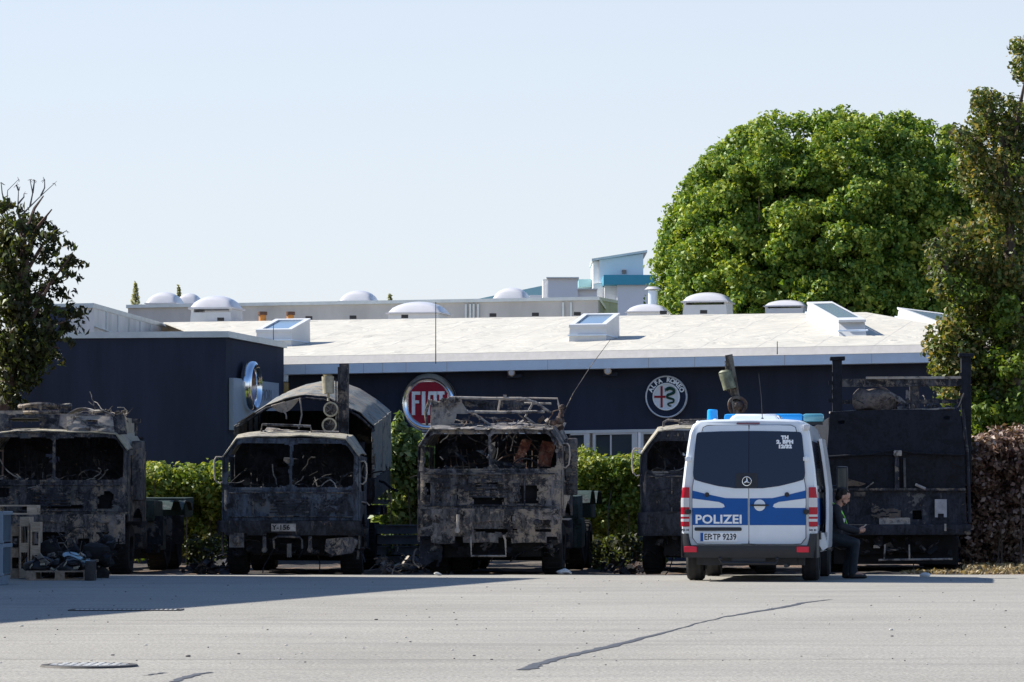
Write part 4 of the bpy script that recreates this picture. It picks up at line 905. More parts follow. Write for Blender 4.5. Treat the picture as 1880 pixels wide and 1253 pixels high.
for k in range(5):
    mb = MB(); y = 2.72+k*1.2; pts = []
    for i in range(17): pts.append(hood(i/16, (y-2.62)/5.0)+Vector((0, 0, -.05)))
    pts = [Vector((pts[0].x, y, 1.2))]+pts+[Vector((pts[-1].x, y, 1.2))]; mb.tube(pts, .02, 6); mb.build('hoop', M_c1, T2)
mb = MB(); mb.sheet(lambda u, v: (-.56+.50*u, 2.66+.04*v, 2.86+.13*u-v*(.17*math.sin(math.pi*min(1, u*1.05))+.015)), 14, 6, None, .012); mb.tube([(-.34, 2.6, 2.76), (-.30, 2.6, 2.70), (-.29, 2.6, 2.62)], .014, 6); mb.tube([(-.06, 2.62, 2.98), (-.03, 2.64, 2.7), (-.08, 2.62, 2.45)], .014, 6); mb.build('torn_canvas_flap', M_ash, T2)
mb = MB()
for sx in (-1, 1):
    mb.sheet(lambda u, v, sx=sx: (sx*1.21, 2.6+5.0*u, 1.22+.05*(5*u)+(.36)*v), 30, 6, lambda u, v: v > .42 and v < .55, -.03*sx)
mb.box(-1.2, 1.2, 2.6, 7.6, 1.16, 1.24); mb.box(-1.2, 1.2, 2.58, 2.62, 1.24, 1.6); mb.box(-1.2, 1.2, 7.58, 7.62, 1.5, 2.9); mb.build('cargo_bed', M_c4, T2)
junk('bed_wreckage', T2, 40, (-1.0, 1.0, 3.0, 6.5, 1.3, 1.9), .5, [M_soot, M_c5], 81, .3)
mb = MB()
for sx in (-1, 1):
    for (y0_, y1_) in ((4.5, 5.7), (5.8, 7.0)): mb.sheet(lambda u, v, sx=sx, y0_=y0_, y1_=y1_: (sx*(.72+.5*v), y0_+(y1_-y0_)*u, .96+.16*min(1, 4*min(u, 1-u))), 14, 4, None, .02)
split_build(mb, 'fender', M_c4, T2)
# mast at the back of the cab with canister and reels
mb = MB(); x = .73; mb.box(x-.075, x+.075, 2.1, 2.28, 1.3, 3.56); mb.box(x-.10, x-.075, 2.08, 2.3, 2.2, 3.50); mb.warp(.02, 2, 6); mb.tube([(x-.12, 2.05, 2.3), (x-.13, 2.05, 3.3)], .012, 5); mb.build('mast', M_c1, T2)
mb = MB(); mb.cyl((x-.26, 2.08, 3.04), (x-.27, 2.08, 3.33), .10, .105, 16); mb.cyl((x-.27, 2.08, 3.33), (x-.27, 2.08, 3.36), .06, .09, 12); mb.cyl((x-.26, 2.08, 2.92), (x-.26, 2.08, 3.04), .02, n=6); mb.warp(.01, 6, 2); mb.build('canister', M_creamp, T2)
for (xx, zz) in ((x-.215, 2.77), (x-.24, 2.50)):
    mb = MB(); Q = Matrix.Translation((xx, 2.02, zz)) @ Matrix.Rotation(rad(90), 4, 'X'); mb.lathe([(.10, -.03), (.128, -.03), (.13, .0), (.128, .03), (.10, .03)], Q, 26)
    rl = mb.build('cable_reel', M_creamp, T2)
    mb = MB(); mb.lathe([(.0, .0), (.10, .0)], Q, 26); mb.add([(0, 0, 0)], [])
    for k in range(5):
        a = k*1.256; mb.tube([(xx, 1.985, zz), (xx+.1*math.cos(a), 1.985, zz+.1*math.sin(a))], .010, 5)
    mb.build('reel_spokes', M_c3, rl)
# ---------- middle truck with wrecked roof rack
T3 = put(899, YT, 'middle burnt-out truck with collapsed roof rack, open windscreen and hanging tow frame', 6.0)
cab(T3, M_c3, 'rack', 37, M_c3, hw=1.18, hwr=1.0, zb=1.06, zs=1.70, ztop=2.32, zroof=2.40, depth=2.0, wsl=.08, wsu=.92,
    face_holes=((.70, .84, .14, .62), (.38, .60, .10, .36), (.40, .56, .52, .74), (.22, .27, .2, .6), (.05, .1, .4, .7)))
mb = MB()
for (x0, x1, z0, z1) in ((-.98, -.55, 1.12, 1.58), (-.36, .22, 1.50, 1.62), (.38, .50, 1.2, 1.5)):
    mb.sheet(lambda u, v, x0=x0, x1=x1, z0=z0, z1=z1: (x0+(x1-x0)*u, -.035+.015*n1((u*5, v*5, x0)), z0+(z1-z0)*v), 16, 12, lambda u, v: n1((u*4, v*4, 7)) > .33, .012)
mb.box(-.22, .14, -.05, .02, 1.40, 1.43); mb.box(-.22, .14, -.05, .02, 1.33, 1.345); mb.box(-.95, .95, -.06, .0, 1.63, 1.66); mb.warp(.02, 3, 2); mb.build('grille_plate', M_c1, T3)
bumper(T3, M_c3, -1.20, 1.19, .52, 1.07, 45, ((.40, .62, .30, .60), (.29, .325, .4, .85), (.83, .94, .32, .70), (.04, .16, .5, .68), (.66, .69, .35, .8)), .05)
mb = MB(); mb.tube([(-.29, -.20, .62), (-.28, -.2, .30), (.29, -.2, .30), (.28, -.2, .56), (.25, -.2, .64)], .018, 7); mb.build('tow_frame', M_ash, T3)
mb = MB(); mb.tube([(-.50, -.2, .98), (-.51, -.2, .72)], .028, 7); mb.cyl((-.51, -.24, .72), (-.51, -.16, .72), .045, n=12); mb.tube([(.42, -.2, .95), (.43, -.2, .75)], .025, 7); mb.build('tow_shackle', M_ash, T3)
lamp(T3, .80, .86, .10); lamp(T3, .98, .86, .08, M_soot)
mb = MB(); mb.sheet(lambda u, v: (-1.16+.36*u+.06*n1((v*4, u, 2)), -.02+.1*v, .12+.46*v), 12, 12, lambda u, v: v < .3*abs(n1((u*6, 1, 3)))*2.2, .015); mb.build('mud_flap', M_c4, T3)
underjunk(T3, 47); chassis(T3, 8.2, (1.15, 5.4, 6.8), r=.44, seed=7)
for x in (-.62,): wheel(T3, x, 1.35, .42, .3)
mirror_arm(T3, 1, 1.17, 1.75, 2.15, .14)
mb = MB()
for sx in (-1, 1):
    for (y0_, y1_) in ((4.7, 6.0), (6.15, 7.5)): mb.sheet(lambda u, v, sx=sx, y0_=y0_, y1_=y1_: (sx*(.72+.55*v), y0_+(y1_-y0_)*u, 1.16+.22*min(1, 4*min(u, 1-u))), 14, 4, None, .02)
split_build(mb, 'fender', M_greenp, T3)
mb = MB(); mb.box(-1.15, 1.15, 3.6, 4.6, .9, 1.3, bev=.02); mb.box(-1.1, 1.1, 6.9, 8.0, .9, 1.35, bev=.02); mb.box(.8, 1.2, 3.7, 4.5, .4, .9, bev=.03); mb.warp(.03, 2, 14); split_build(mb, 'rear_body', M_greenp, T3)
mb = MB(); mb.box(1.20, 1.38, .55, .85, 1.3, 2.24, bev=.02)
for k in range(9): mb.box(1.22, 1.40, .53, .55, 1.4+k*.09, 1.44+k*.09)
mb.warp(.02, 2, 18); mb.build('air_intake', M_c1, T3)
mb = MB(); mb.sheet(lambda u, v: (1.10+.2*u*(1-v)+.02, .2+.1*v, 1.30-.65*v), 8, 14, lambda u, v: u > 1-v*.4, .012); mb.build('hanging_strip', M_ash, T3)
# roof rack wreck
mb = MB(); mb.sheet(lambda u, v: (-1.02+.48*u*(1+.25*math.sin(v*3.1))+.02*v, .25+.12*u, 2.42+.44*v+.03*n1((u*3, v*3, 1))), 20, 18, lambda u, v: (u > .72 and .25 < v < .5) or (u > .80-.3*v+.1*n1((u*5, v*5, 4)) and v < .5) , .015); mb.build('torn_roof_sheet', M_ash, T3)
mb = MB(); mb.sheet(lambda u, v: (-1.0+.46*u, .2+.03*n1((u*4, v*4, 3)), 2.76+.13*v+.03*u), 16, 6, lambda u, v: n1((u*6, v*4, 8)) > .2, .02); mb.box(-.78, -.52, .22, .5, 2.84, 2.90); mb.box(-.70, -.58, .3, .55, 2.86, 2.92); mb.tube([(-1.06, .2, 2.45), (-1.10, .2, 2.66), (-1.02, .2, 2.88)], .03, 6); mb.warp(.025, 4, 9); mb.build('torn_roof_box', M_c3, T3)
mb = MB(); Z = 2.90
mb.tube([(-.7, .3, Z+.02), (.0, .25, Z), (.50, .25, Z), (.72, .3, Z-.06), (.98, .35, Z-.24)], .024, 7); mb.tube([(.25, .7, Z+.01), (.6, .72, Z+.02), (1.05, .75, Z+.01), (1.10, .75, Z-.2)], .016, 6)
mb.tube([(-.40, .3, 2.68), (.2, .28, 2.67), (.88, .3, 2.68)], .026, 7); mb.tube([(-.25, .3, 2.62), (.0, .3, 2.45)], .02, 6); mb.tube([(.1, .35, 2.68), (.14, .35, 2.90)], .018, 6)
mb.tube([(.70, .3, 2.84), (.55, .4, 2.6), (.75, .4, 2.45)], .02, 6); mb.tube([(-.9, 1.2, 2.82), (.2, 1.3, 2.86), (.9, 1.25, 2.84)], .02, 6); mb.box(.20, .25, .22, .27, Z, Z+.06)
mb.build('roof_rack', M_ash, T3)
mb = MB(); mb.sheet(lambda u, v: (-.62+1.2*u, 1.1+.03*n1((u*4, v*4, 6)), 2.70+.19*v+.02*n1((u*6, 0, 2))), 30, 6, lambda u, v: n1((u*7, v*2, 2)) > .3, .015); mb.build('rack_board', M_c1, T3)
junk('roof_wreckage', T3, 60, (-.8, 1.08, .15, 1.1, 2.38, 2.56), .22, [M_c3, M_ash, M_c1, M_rusty], 85, .55)
mb = MB(); mb.sheet(lambda u, v: (-1.0+2.05*u, -.01+.05*v+.02*n1((u*9, v, 3)), 2.39+.05*v+.03*n1((u*6, v*3, 5))), 60, 4, lambda u, v: n1((u*13, v*2, 5)) > .22, .015); mb.build('roof_edge', M_ash, T3)
mb = MB(); mb.ball((1.12, .3, 2.54), .08, 10, 0, (1.1, 1, .9)); mb.cyl((1.15, .3, 2.6), (1.16, .3, 2.72), .05, .03, 8); mb.ball((1.165, .3, 2.75), .05, 8); mb.ball((1.02, .3, 2.50), .06, 8); mb.warp(.025, 9, 3); mb.build('antenna_base', M_rusty, T3)
mb = MB(); mb.tube([(1.18, .3, 2.62), (1.36, .3, 2.98), (1.66, .32, 3.45), (1.98, .35, 3.88)], [.012, .010, .007, .004], 5); mb.build('antenna', M_c1, T3)
mb = MB(); mb.sheet(lambda u, v: (.30+.16*u+.18*v, .62, 1.80+.42*v), 4, 14, None, .02); mb.sheet(lambda u, v: (.72+.22*u+.08*v, .7, 1.78+.42*v), 6, 12, None, .02); mb.warp(.03, 5, 4); mb.build('burnt_backrest', charred('hot_rust', 41, base=(.11, .035, .025), ash=(.3, .17, .13), rust=(.25, .08, .045), tan=(.45, .26, .18), a=.5, r=.5, tn=.6), T3)
mb = MB(); mb.tube([(-.12, .6, 2.2), (.02, .55, 2.05), (-.02, .55, 1.9), (.10, .5, 1.80), (.35, .5, 1.76), (.55, .5, 1.80)], [.04, .05, .03, .06, .07, .04], 9); mb.warp(.02, 6, 5); mb.build('melted_duct', M_c1, T3)
# ---------- truck half hidden by the van
T4 = put(1302, YT+.5, 'burnt-out truck half hidden behind the police van, with a leaning mast', 3.0)
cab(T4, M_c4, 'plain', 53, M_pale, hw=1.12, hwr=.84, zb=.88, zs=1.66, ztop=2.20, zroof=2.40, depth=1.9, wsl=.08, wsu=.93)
mirror_arm(T4, -1, 1.10, 1.62, 2.08, .17); bumper(T4, M_c4, -1.19, 1.19, .62, 1.02, 55)
underjunk(T4, 49); chassis(T4, 7.6, (1.1, 5.1, 6.4), seed=9)
mb = MB(); mb.tube([(-.76, .3, 2.40), (-.75, .3, 2.52), (-.68, .3, 2.56), (-.5, .3, 2.54), (-.46, .3, 2.42)], .022, 6); mb.tube([(-.5, .3, 2.55), (-.1, .3, 2.56), (.3, .3, 2.54)], .02, 6); mb.tube([(-.44, .5, 2.52), (-.15, .5, 2.5), (-.14, .5, 2.40)], .03, 6)
mb.sheet(lambda u, v: (-.5+.5*u, .35+.3*v, 2.50+.03*v), 10, 6, lambda u, v: n1((u*4, v*4, 1)) > .2, .02); mb.build('sunvisor_frame', M_c3, T4)
mb = MB(); mb.add([], []); xa, xb = .72, .45
q0, q1 = Vector((.74, 2.1, 1.4)), Vector((.36, 2.1, 3.72)); dd_ = (q1-q0).normalized(); R_ = Matrix.Translation(q0) @ dd_.to_track_quat('Z', 'Y').to_matrix().to_4x4()
mb.box(-.09, .09, -.07, .07, 0, (q1-q0).length, 0, R_); mb.box(.10, .19, -.09, .02, .1, 1.55, 0, R_); mb.warp(.025, 2.5, 6); mb.tube([q0+Vector((-.1, -.1, .8)), q0+Vector((-.18, -.1, 1.4)), q1+Vector((-.02, -.1, -.6)), q1+Vector((-.06, -.1, -.1))], .016, 5); mb.box(-.16, -.09, -.04, .04, 2.15, 2.25, 0, R_)
mb.build('mast', charred('mast_steel', 45, base=(.05, .045, .04), ash=(.26, .25, .22), rust=(.13, .09, .06), a=.52, r=.6, tn=.62), T4)
mb = MB(); mb.cyl((.37, 2.0, 3.13), (.29, 2.0, 3.42), .115, .115, 16); mb.cyl((.29, 2.0, 3.42), (.285, 2.0, 3.45), .12, .09, 14); mb.warp(.012, 6, 3); mb.build('canister', mat('olive_enamel', (.20, .215, .14), .55, var=.35, scale=7), T4)
mb = MB(); Q = Matrix.Translation((.50, 1.98, 2.85)) @ Matrix.Rotation(rad(90), 4, 'X'); mb.lathe([(.12, -.03), (.165, -.03), (.17, .0), (.165, .03), (.12, .03)], Q, 26); mb.ball((.50, 1.98, 2.84), .10, 10); mb.warp(.02, 5, 3); mb.tube([(.42, 2, 2.6), (.34, 1.98, 2.5), (.3, 1.98, 2.4)], .035, 6); mb.build('cable_reel', M_rusty, T4)
mb = MB(); mb.box(-1.15, 1.15, 3.0, 7.4, .9, 1.4); mb.warp(.03, 2, 24); mb.build('rear_body', M_c5, T4)
# ---------- big dark bodied truck at the right
K5 = 106.2; T5 = put(1645, 59.3, 'big sooty flat-fronted truck at the right with two tall posts and a cross beam', 3.0)
def z5(py): return (931.6-py)/K5+1.1
def x5(px): return (px-1645)/K5
def big(u, v, z0, z1, hb, ht, yb, yt, s):
    z = z0+(z1-z0)*v; x = (u*2-1)*(hb+(ht-hb)*v); d = nv((x, 0, z), 1.3, s); e = math.sin(math.pi*u)
    return Vector((x, yb+(yt-yb)*v+.03*d.y, z+.015*d.z))
zf, zm = z5(836), z5(898)
mb = MB(); mb.sheet(lambda u, v: big(u, v, zf, z5(757)+.04*math.sin(u*2.6), 1.19, 1.12, -.10, .02, 3), 60, 24, lambda u, v: hole(u, v, .068, .11, .72, .80, r=.01) or hole(u, v, .86, .91, .80, .86, r=.01), .04); mb.build('upper_armour_panel', M_c5, T5)
mb = MB(); mb.sheet(lambda u, v: big(u, v, zm, zf-.02+.10*(1-abs(u*2-1))*(v), 1.19, 1.18, .0, -.05, 5), 60, 20, None, .04)
mb.tube([(-1.15, -.13, zf-.03), (-.4, -.14, zf+.02), (.0, -.15, zf+.09), (.3, -.14, zf+.04), (1.13, -.13, zf)], .022, 6); mb.build('middle_armour_panel', M_c5, T5)
mb = MB(); mb.sheet(lambda u, v: big(u, v, .78, zm-.01, 1.22, 1.19, -.05, .0, 7), 60, 24, lambda u, v: hole(u, v, .62, .68, .18, .40, r=.01), .04); mb.build('lower_panel', M_c4, T5)
mb = MB(); mb.box(-.02, .05, -.14, -.04, zm-.02, zf+.03); mb.box(.13, .17, -.1, -.03, zm+.02, zf-.05); mb.box(-1.2, 1.2, -.07, -.03, zm-.03, zm+.01); mb.warp(.01, 3, 3); mb.build('hinge_bar', M_c1, T5)
mb = MB(); mb.box(-.04, .10, -.18, -.06, zf-.02, zf+.08, bev=.02); mb.build('latch', M_ash, T5)
mb = MB(); mb.box(-1.27, 1.27, -.22, .05, .62, .80, bev=.02); mb.warp(.02, 2, 12); mb.build('bumper', M_c4, T5)
mb = MB(); mb.sheet(lambda u, v: (x5(1614)+u*.53, -.09-.01*n1((u*5, v*5, 1)), z5(964)+.125*v), 10, 4, None, .01); mb.build('number_plate', M_ash, T5)
mb = MB(); mb.sheet(lambda u, v: (x5(1715.5)+u*.205, -.10, z5(950)+.31*v), 8, 10, lambda u, v: hole(u, v, .25, .75, .02, .2, r=.1), .012); mb.build('inspection_plate', mat('pale_metal_plate', (.34, .34, .36), .5, var=.15, scale=8), T5)
mb = MB(); mb.sheet(lambda u, v: (x5(1545)+.32*u+.1*v, -.13-.03*v, z5(893)+.13*v*(1-u*.7)), 8, 4, None, .01); mb.sheet(lambda u, v: (x5(1568)+.2*u, -.10, z5(912)+.08*v), 6, 3, None, .01); mb.sheet(lambda u, v: (x5(1600)+.5*u, -.095, z5(952)+.3*v*(.6+.4*n1((u*5, 0, 1)))), 10, 8, lambda u, v: n1((u*4, v*4, 3)) > .12, .008); mb.build('peeled_skin', charred('peeled_skin', 49, base=(.05, .045, .042), ash=(.14, .12, .11), tan=(.20, .155, .12), a=.5, r=.6, tn=.55), T5)
mb = MB(); mb.tube([(x5(1680), -.14, z5(890)), (x5(1698), -.16, z5(898))], .025, 6); mb.tube([(x5(1590), -.12, z5(897)), (x5(1604), -.13, z5(886))], .012, 6); mb.tube([(x5(1733), -.24, z5(962)), (x5(1733), -.25, z5(975))], .02, 6); mb.build('catch', M_ash, T5)
for (a_, b_, zz, nm) in ((1531, 1551, 658, 'L'), (1768, 1788, 652, 'R')):
    mb = MB(); mb.box(x5(a_)+.01, x5(b_)-.01, .35, .55, 1.5, z5(zz), bev=.01); mb.box(x5(a_)-.03, x5(b_)+.04, .30, .60, z5(zz)-.02, z5(zz)+.04, bev=.01)
    for k in range(4): mb.box(x5(a_)-.02-.04*(k % 2), x5(a_)+.01, .33, .4, z5(690+k*16), z5(683+k*16))
    mb.warp(.012, 3, a_*.1); mb.build('post', M_c5, T5)
mb = MB(); mb.box(x5(1550), x5(1769), .40, .50, z5(709), z5(694)); mb.box(x5(1550), x5(1770), .5, .56, z5(740), z5(733)); mb.box(x5(1675), x5(1692), .46, .56, z5(750), z5(705)); mb.warp(.02, 2, 3); mb.build('cross_beam', M_c1, T5)
mb = MB(); mb.box(x5(1594), x5(1771), .36, .43, z5(695), z5(690.5)); mb.warp(.008, 3, 3); mb.build('beam_cap', M_ash, T5)
mb = MB(); mb.sheet(lambda u, v: (x5(1527)+2.16*u, .22+.5*v, z5(755)+.06*u+.02*n1((u*6, v*3, 1))), 40, 8, None, .03); mb.build('top_ledge', M_ash, T5)
mb = MB(); mb.ball((0, 0, 0), .34, 20, 0, (1.15, .6, .66)); mb.warp(.10, 3.2, 2); mb.v = [p+nv(p, 8, 3)*.03+Vector((x5(1612), .45, z5(735))) for p in mb.v]; mb.build('crumpled_tarpaulin', charred('tarpaulin', 53, base=(.10, .08, .07), ash=(.2, .16, .14), tan=(.25, .2, .15), a=.52, r=.6, tn=.6), T5)
mb = MB(); mb.tube([(x5(1634), .4, z5(722)), (x5(1655), .38, z5(733)), (x5(1670), .36, z5(745))], [.07, .05, .03], 8); mb.box(x5(1667), x5(1674), .35, .42, z5(732), z5(715)); mb.warp(.02, 5, 2); mb.build('broken_fitting', M_c3, T5)
junk('ledge_wreckage', T5, 24, (-.6, .8, .25, .6, z5(752), z5(744)), .16, [M_c3, M_c1], 91, .4)
mb = MB()
for k in range(10): mb.tube([(1.18, .05+k*.02, z5(760)-k*.17), (1.22, .25, z5(765)-k*.17)], .012, 5)
mb.tube([(1.16, .02, z5(752)), (1.24, .02, z5(840)), (1.27, 0, z5(960))], .03, 6); mb.tube([(1.05, .2, z5(752)), (1.12, .2, z5(745)), (1.2, .2, z5(722))], .02, 6); mb.build('side_rail', M_c4, T5)
mb = MB(); mb.box(-1.14, 1.14, .3, 7.5, .82, z5(765), bev=.03); mb.warp(.03, 1.5, 33); mb.build('box_body', M_c5, T5)
mb = MB(); mb.tube([(x5(1612), -.2, z5(1028)), (x5(1746), -.2, z5(1026))], .018, 6); mb.tube([(x5(1622), -.2, z5(1028)), (x5(1624), -.15, z5(1000))], .014, 6); mb.tube([(x5(1668), -.2, z5(1028)), (x5(1668), -.15, z5(1000))], .014, 6); mb.build('step_frame', M_ash, T5)
mb = MB(); mb.box(-1.05, 1.05, .35, 6.5, .10, .84); mb.warp(.06, 2, 3); mb.build('underbody', M_soot, T5)  # solid black block added to darken the gap under the truck, no real part
underjunk(T5, 51, -1.1, 1.1); chassis(T5, 7.4, (1.1, 4.9, 6.3), r=.46, seed=13)
# ---------- scattered burnt scrap on the ground (countless scraps: one heap each)
def scrap(label, x0, x1, y0, y1, n, size, mats, seed, h=.12):
    t = thing('burnt_scrap', label, 'scrap heap', ((x0+x1)/2, (y0+y1)/2, 0)); t['kind'] = 'stuff'; cx, cy = (x0+x1)/2, (y0+y1)/2
    o = junk('scrap', None, n, (x0-cx, x1-cx, y0-cy, y1-cy, .0, h), size, mats, seed, .35); bpy.data.objects.remove(t)
    o.name = 'burnt_scrap'; o.location = (cx, cy, 0); tag(o, label, 'scrap heap', None, 'stuff')
a = P(712, 1040, 59); b_ = P(775, 1040, 59)
scrap('twisted reddish scrap strewn on the ground between the canvas-topped and middle trucks', a.x-.1, b_.x+.1, 57.6, 60.5, 46, .26, [M_rusty, M_ash, M_c3], 101, .2)
a = P(340, 1040, 58); b_ = P(420, 1040, 58)
scrap('charred scrap lying on the ground between the leftmost and canvas-topped trucks', a.x, b_.x, 57.2, 60.5, 40, .3, [M_c4, M_c1, M_soot], 103, .12)
a = P(1105, 1040, 58); b_ = P(1180, 1040, 58)
scrap('thin charred scrap on the ground between the middle truck and the half hidden one', a.x, b_.x, 57.2, 61, 36, .25, [M_c4, M_rusty, M_soot], 105, .1)
M_girder = mat('grey_girder', (.12, .13, .15), .6, .2, var=.2, scale=4)
t = thing('girder_stack', 'stack of dark grey steel girders lying behind and between two burnt trucks', 'girders', P(745, 1040, 62.5).to_tuple()[:2]+(0,))
for k in range(4):
    mb = MB(); z = .05+k*.19; mb.box(-1.0, 1.3, -.3, .3, z+.14, z+.16); mb.box(-1.0, 1.3, -.3, .3, z, z+.02); mb.box(-1.0, 1.3, -.02, .02, z+.02, z+.14); mb.box(-1, 1.3, -.26, -.22, z+.02, z+.14); mb.build('girder', M_girder, t, 0)
M_litter = mat('white_litter', (.62, .62, .60), .7, var=.1, scale=8)
for (q, r_, s, lb) in ((1036, 1055, .09, 'small crumpled white litter on the asphalt in front of the middle truck'), (804, 1057, .05, 'tiny white scrap on the asphalt left of the crumpled litter'), (1700, 1060, .07, 'flattened white scrap on the asphalt right of the policeman')):
    p = G(q, r_); mb = MB(); mb.ball((0, 0, s*.5), s, 8, 0, (1.3, .8, .55)); mb.warp(s*.5, 8, q); o = mb.build('litter', M_litter, None, 0); o.location = (p.x, p.y, 0); tag(o, lb, 'litter')
# ============================================================= POLICE VAN
M_vw = mat('van_white_paint', (.78, .83, .88), .34, var=.035, scale=3, coat=.6)
M_vb = mat('van_blue_film', (.010, .10, .36), .5, var=.04, scale=2, spec=.25)
M_vblack = mat('bumper_plastic', (.018, .021, .028), .55, var=.12, scale=5)
M_rub = mat('tyre_rubber', (.022, .022, .024), .8, var=.2, scale=10)
M_tint = gl('tinted_glass', (.010, .022, .055), .07, spec=.33)
M_redl = gl('red_lens', (.45, .012, .03), .25, spec=.3); M_clr = gl('clear_lens', (.60, .60, .62), .15, spec=.8); M_refl = gl('reflector_red', (.75, .03, .06), .4, spec=.3)
M_bluel = gl('blue_lens', (.02, .34, .85), .2, spec=.4); M_bluel2 = gl('blue_clear_lens', (.10, .34, .42), .10, spec=.9)
M_foil = mat('reflective_white', (.92, .94, .96), .45, var=.02)
VK = 124.0; VX = 1375.0
def vz(py): return (1068-py)/VK
def vx(px): return (px-VX)/VK
vp = P(VX, 1068, 50.8)
V = thing('police_van', 'white and blue police van seen from behind with blue roof lights and open side door', 'van', (vp.x, 50.8, 0), -rad(8))
def vhalf(z):      # half width over height
    k = [(.30, .97), (.55, 1.0), (1.0, 1.005), (1.37, 1.0), (1.7, .965), (2.0, .925), (2.22, .89), (2.33, .84), (2.385, .74), (2.40, .55)]
    if z <= k[0][0]: return k[0][1]
    for (a, b_), (c, d) in zip(k, k[1:]):
        if z <= c: return b_+(d-b_)*(z-a)/(c-a)
    return k[-1][1]
def yr(x, z): return .045*x*x+.11*max(0, z-1.35)/1.0+.10*max(0, abs(x)-vhalf(z)+.07)/.07*0
ZS = [.42, .55, .8, 1.0, 1.2, 1.37, 1.55, 1.7, 1.85, 2.0, 2.12, 2.22, 2.33, 2.385, 2.40]
def section(y, top, wsc=1.0, bot=.42, rear=False):
    """closed ring of points at station y, roof height top"""
    pts = []; s = (top-bot)/(2.40-.42)
    for z in ZS: pts.append((-vhalf(z)*wsc, bot+(z-.42)*s))
    for x in (-.35, 0, .35): pts.append((x*wsc, top+.012*(1-abs(x)/.5)))
    for z in reversed(ZS): pts.append((vhalf(z)*wsc, bot+(z-.42)*s))
    return [Vector((x, (y+yr(x, z)) if rear else y, z)) for x, z in pts]
sec = [section(.03, 2.37, .965, rear=True), section(.045, 2.39, .985, rear=True), section(.09, 2.40, 1.0, rear=True), section(.3, 2.405, rear=False), section(.6, 2.41), section(1.2, 2.415), section(2.0, 2.415), section(2.8, 2.41), section(3.5, 2.39), section(3.75, 2.33, .99),
       section(4.15, 1.98, .98), section(4.5, 1.60, .97), section(4.62, 1.38, .965), section(4.95, 1.24, .93), section(5.15, 1.08, .86), section(5.24, .85, .78)]
mb = MB(); n_ = len(sec[0]); vs = [p for s in sec for p in s]; fs = []
for i in range(len(sec)-1):
    for k in range(n_): fs.append((i*n_+k, (i+1)*n_+k, (i+1)*n_+(k+1) % n_, i*n_+(k+1) % n_))
fs += [tuple(range(n_)), tuple((len(sec)-1)*n_+k for k in range(n_-1, -1, -1))]
mb.add(vs, fs); body = mb.build('body', [M_vw, M_vblack], V, 40)
bm = bmesh.new(); bm.from_mesh(body.data); bmesh.ops.recalc_face_normals(bm, faces=bm.faces[:]); bm.to_mesh(body.data); bm.free()
cut = MB()
for y in (.98, 4.25):
    for sx in (-1, 1): cut.cyl((sx*.62, y, .36), (sx*1.2, y, .36), .43, n=28, mi=1)
cut.box(.35, 1.3, 2.02, 3.28, .50, 2.12, 1)
co = cut.build('cutter', [M_vw, M_vblack], V, 0)
bm = bmesh.new(); bm.from_mesh(co.data); bmesh.ops.recalc_face_normals(bm, faces=bm.faces[:]); bm.to_mesh(co.data); bm.free()
md = body.modifiers.new('cut', 'BOOLEAN'); md.operation = 'DIFFERENCE'; md.object = co; md.solver = 'EXACT'
bpy.context.view_layer.update(); me = bpy.data.meshes.new_from_object(body.evaluated_get(bpy.context.evaluated_depsgraph_get()))
body.modifiers.clear(); body.data = me; bpy.data.objects.remove(co); me.name = 'body'
me.polygons.foreach_set('use_smooth', [True]*len(me.polygons)); me.set_sharp_from_angle(angle=rad(35))
# rear doors laid on the tail
def rrect(x0, x1, z0, z1, r, n=5, rs=None):
    rs = rs or (r, r, r, r); out = []
    for (cx, cz, a0, rr) in ((x0, z0, 180, rs[0]), (x1, z0, 270, rs[1]), (x1, z1, 0, rs[2]), (x0, z1, 90, rs[3])):
        sx = 1 if cx == x0 else -1; sz = 1 if cz == z0 else -1
        for k in range(n+1):
            a = rad(a0+90*k/n); out.append((cx+sx*rr+rr*math.cos(a), cz+sz*rr+rr*math.sin(a)))
    return out
def slabpatch(name, m, poly, off, parent=V, step=.12): mb = MB(); patch(mb, poly, lambda x, z: yr(x, z)+.03, off, step=step); return mb.build(name, m, parent, 50)
lo, hi = vz(999), vz(781)
def doorpoly(s):
    o = [(.004, lo), (vx(1470)*1.0, lo), (vx(1479), lo+.09), (vx(1479), vz(895)), (vx(1473), vz(860)), (vx(1464), vz(800)), (vx(1460), hi-.03), (vx(1452), hi), (.004, hi)]
    return [(x*s, z) for x, z in o]
dl = slabpatch('rear_door', M_vw, doorpoly(-1), .012); dr = slabpatch('rear_door', M_vw, doorpoly(1), .012)
mb = MB(); yy = lambda x, z: yr(x, z)+.03
for s in (-1, 1):
    d = doorpoly(s); L_ = [Vector((x, yy(x, z)-.010, z)) for x, z in d]+[Vector((d[0][0], yy(*d[0])-.010, d[0][1]))]; mb.tube(L_, .006, 5)
mb.build('door_seal', M_vblack, V)
# blue band with white wedges on each door
def band_poly(s): return [(x*s, z) for x, z in [(.012, vz(964.5)), (vx(1479), vz(964.5)), (vx(1479), vz(933)), (vx(1424), vz(933)), (vx(1419), vz(931)), (vx(1421), vz(926)), (vx(1430), vz(922)), (vx(1479), vz(915.5)), (vx(1479), vz(901)), (vx(1450), vz(908)), (vx(1418), vz(915)), (.012, vz(915.5))]]
slabpatch('blue_stripe', M_vb, band_poly(-1), .017, dl, .5); slabpatch('blue_stripe', M_vb, band_poly(1), .017, dr, .5)
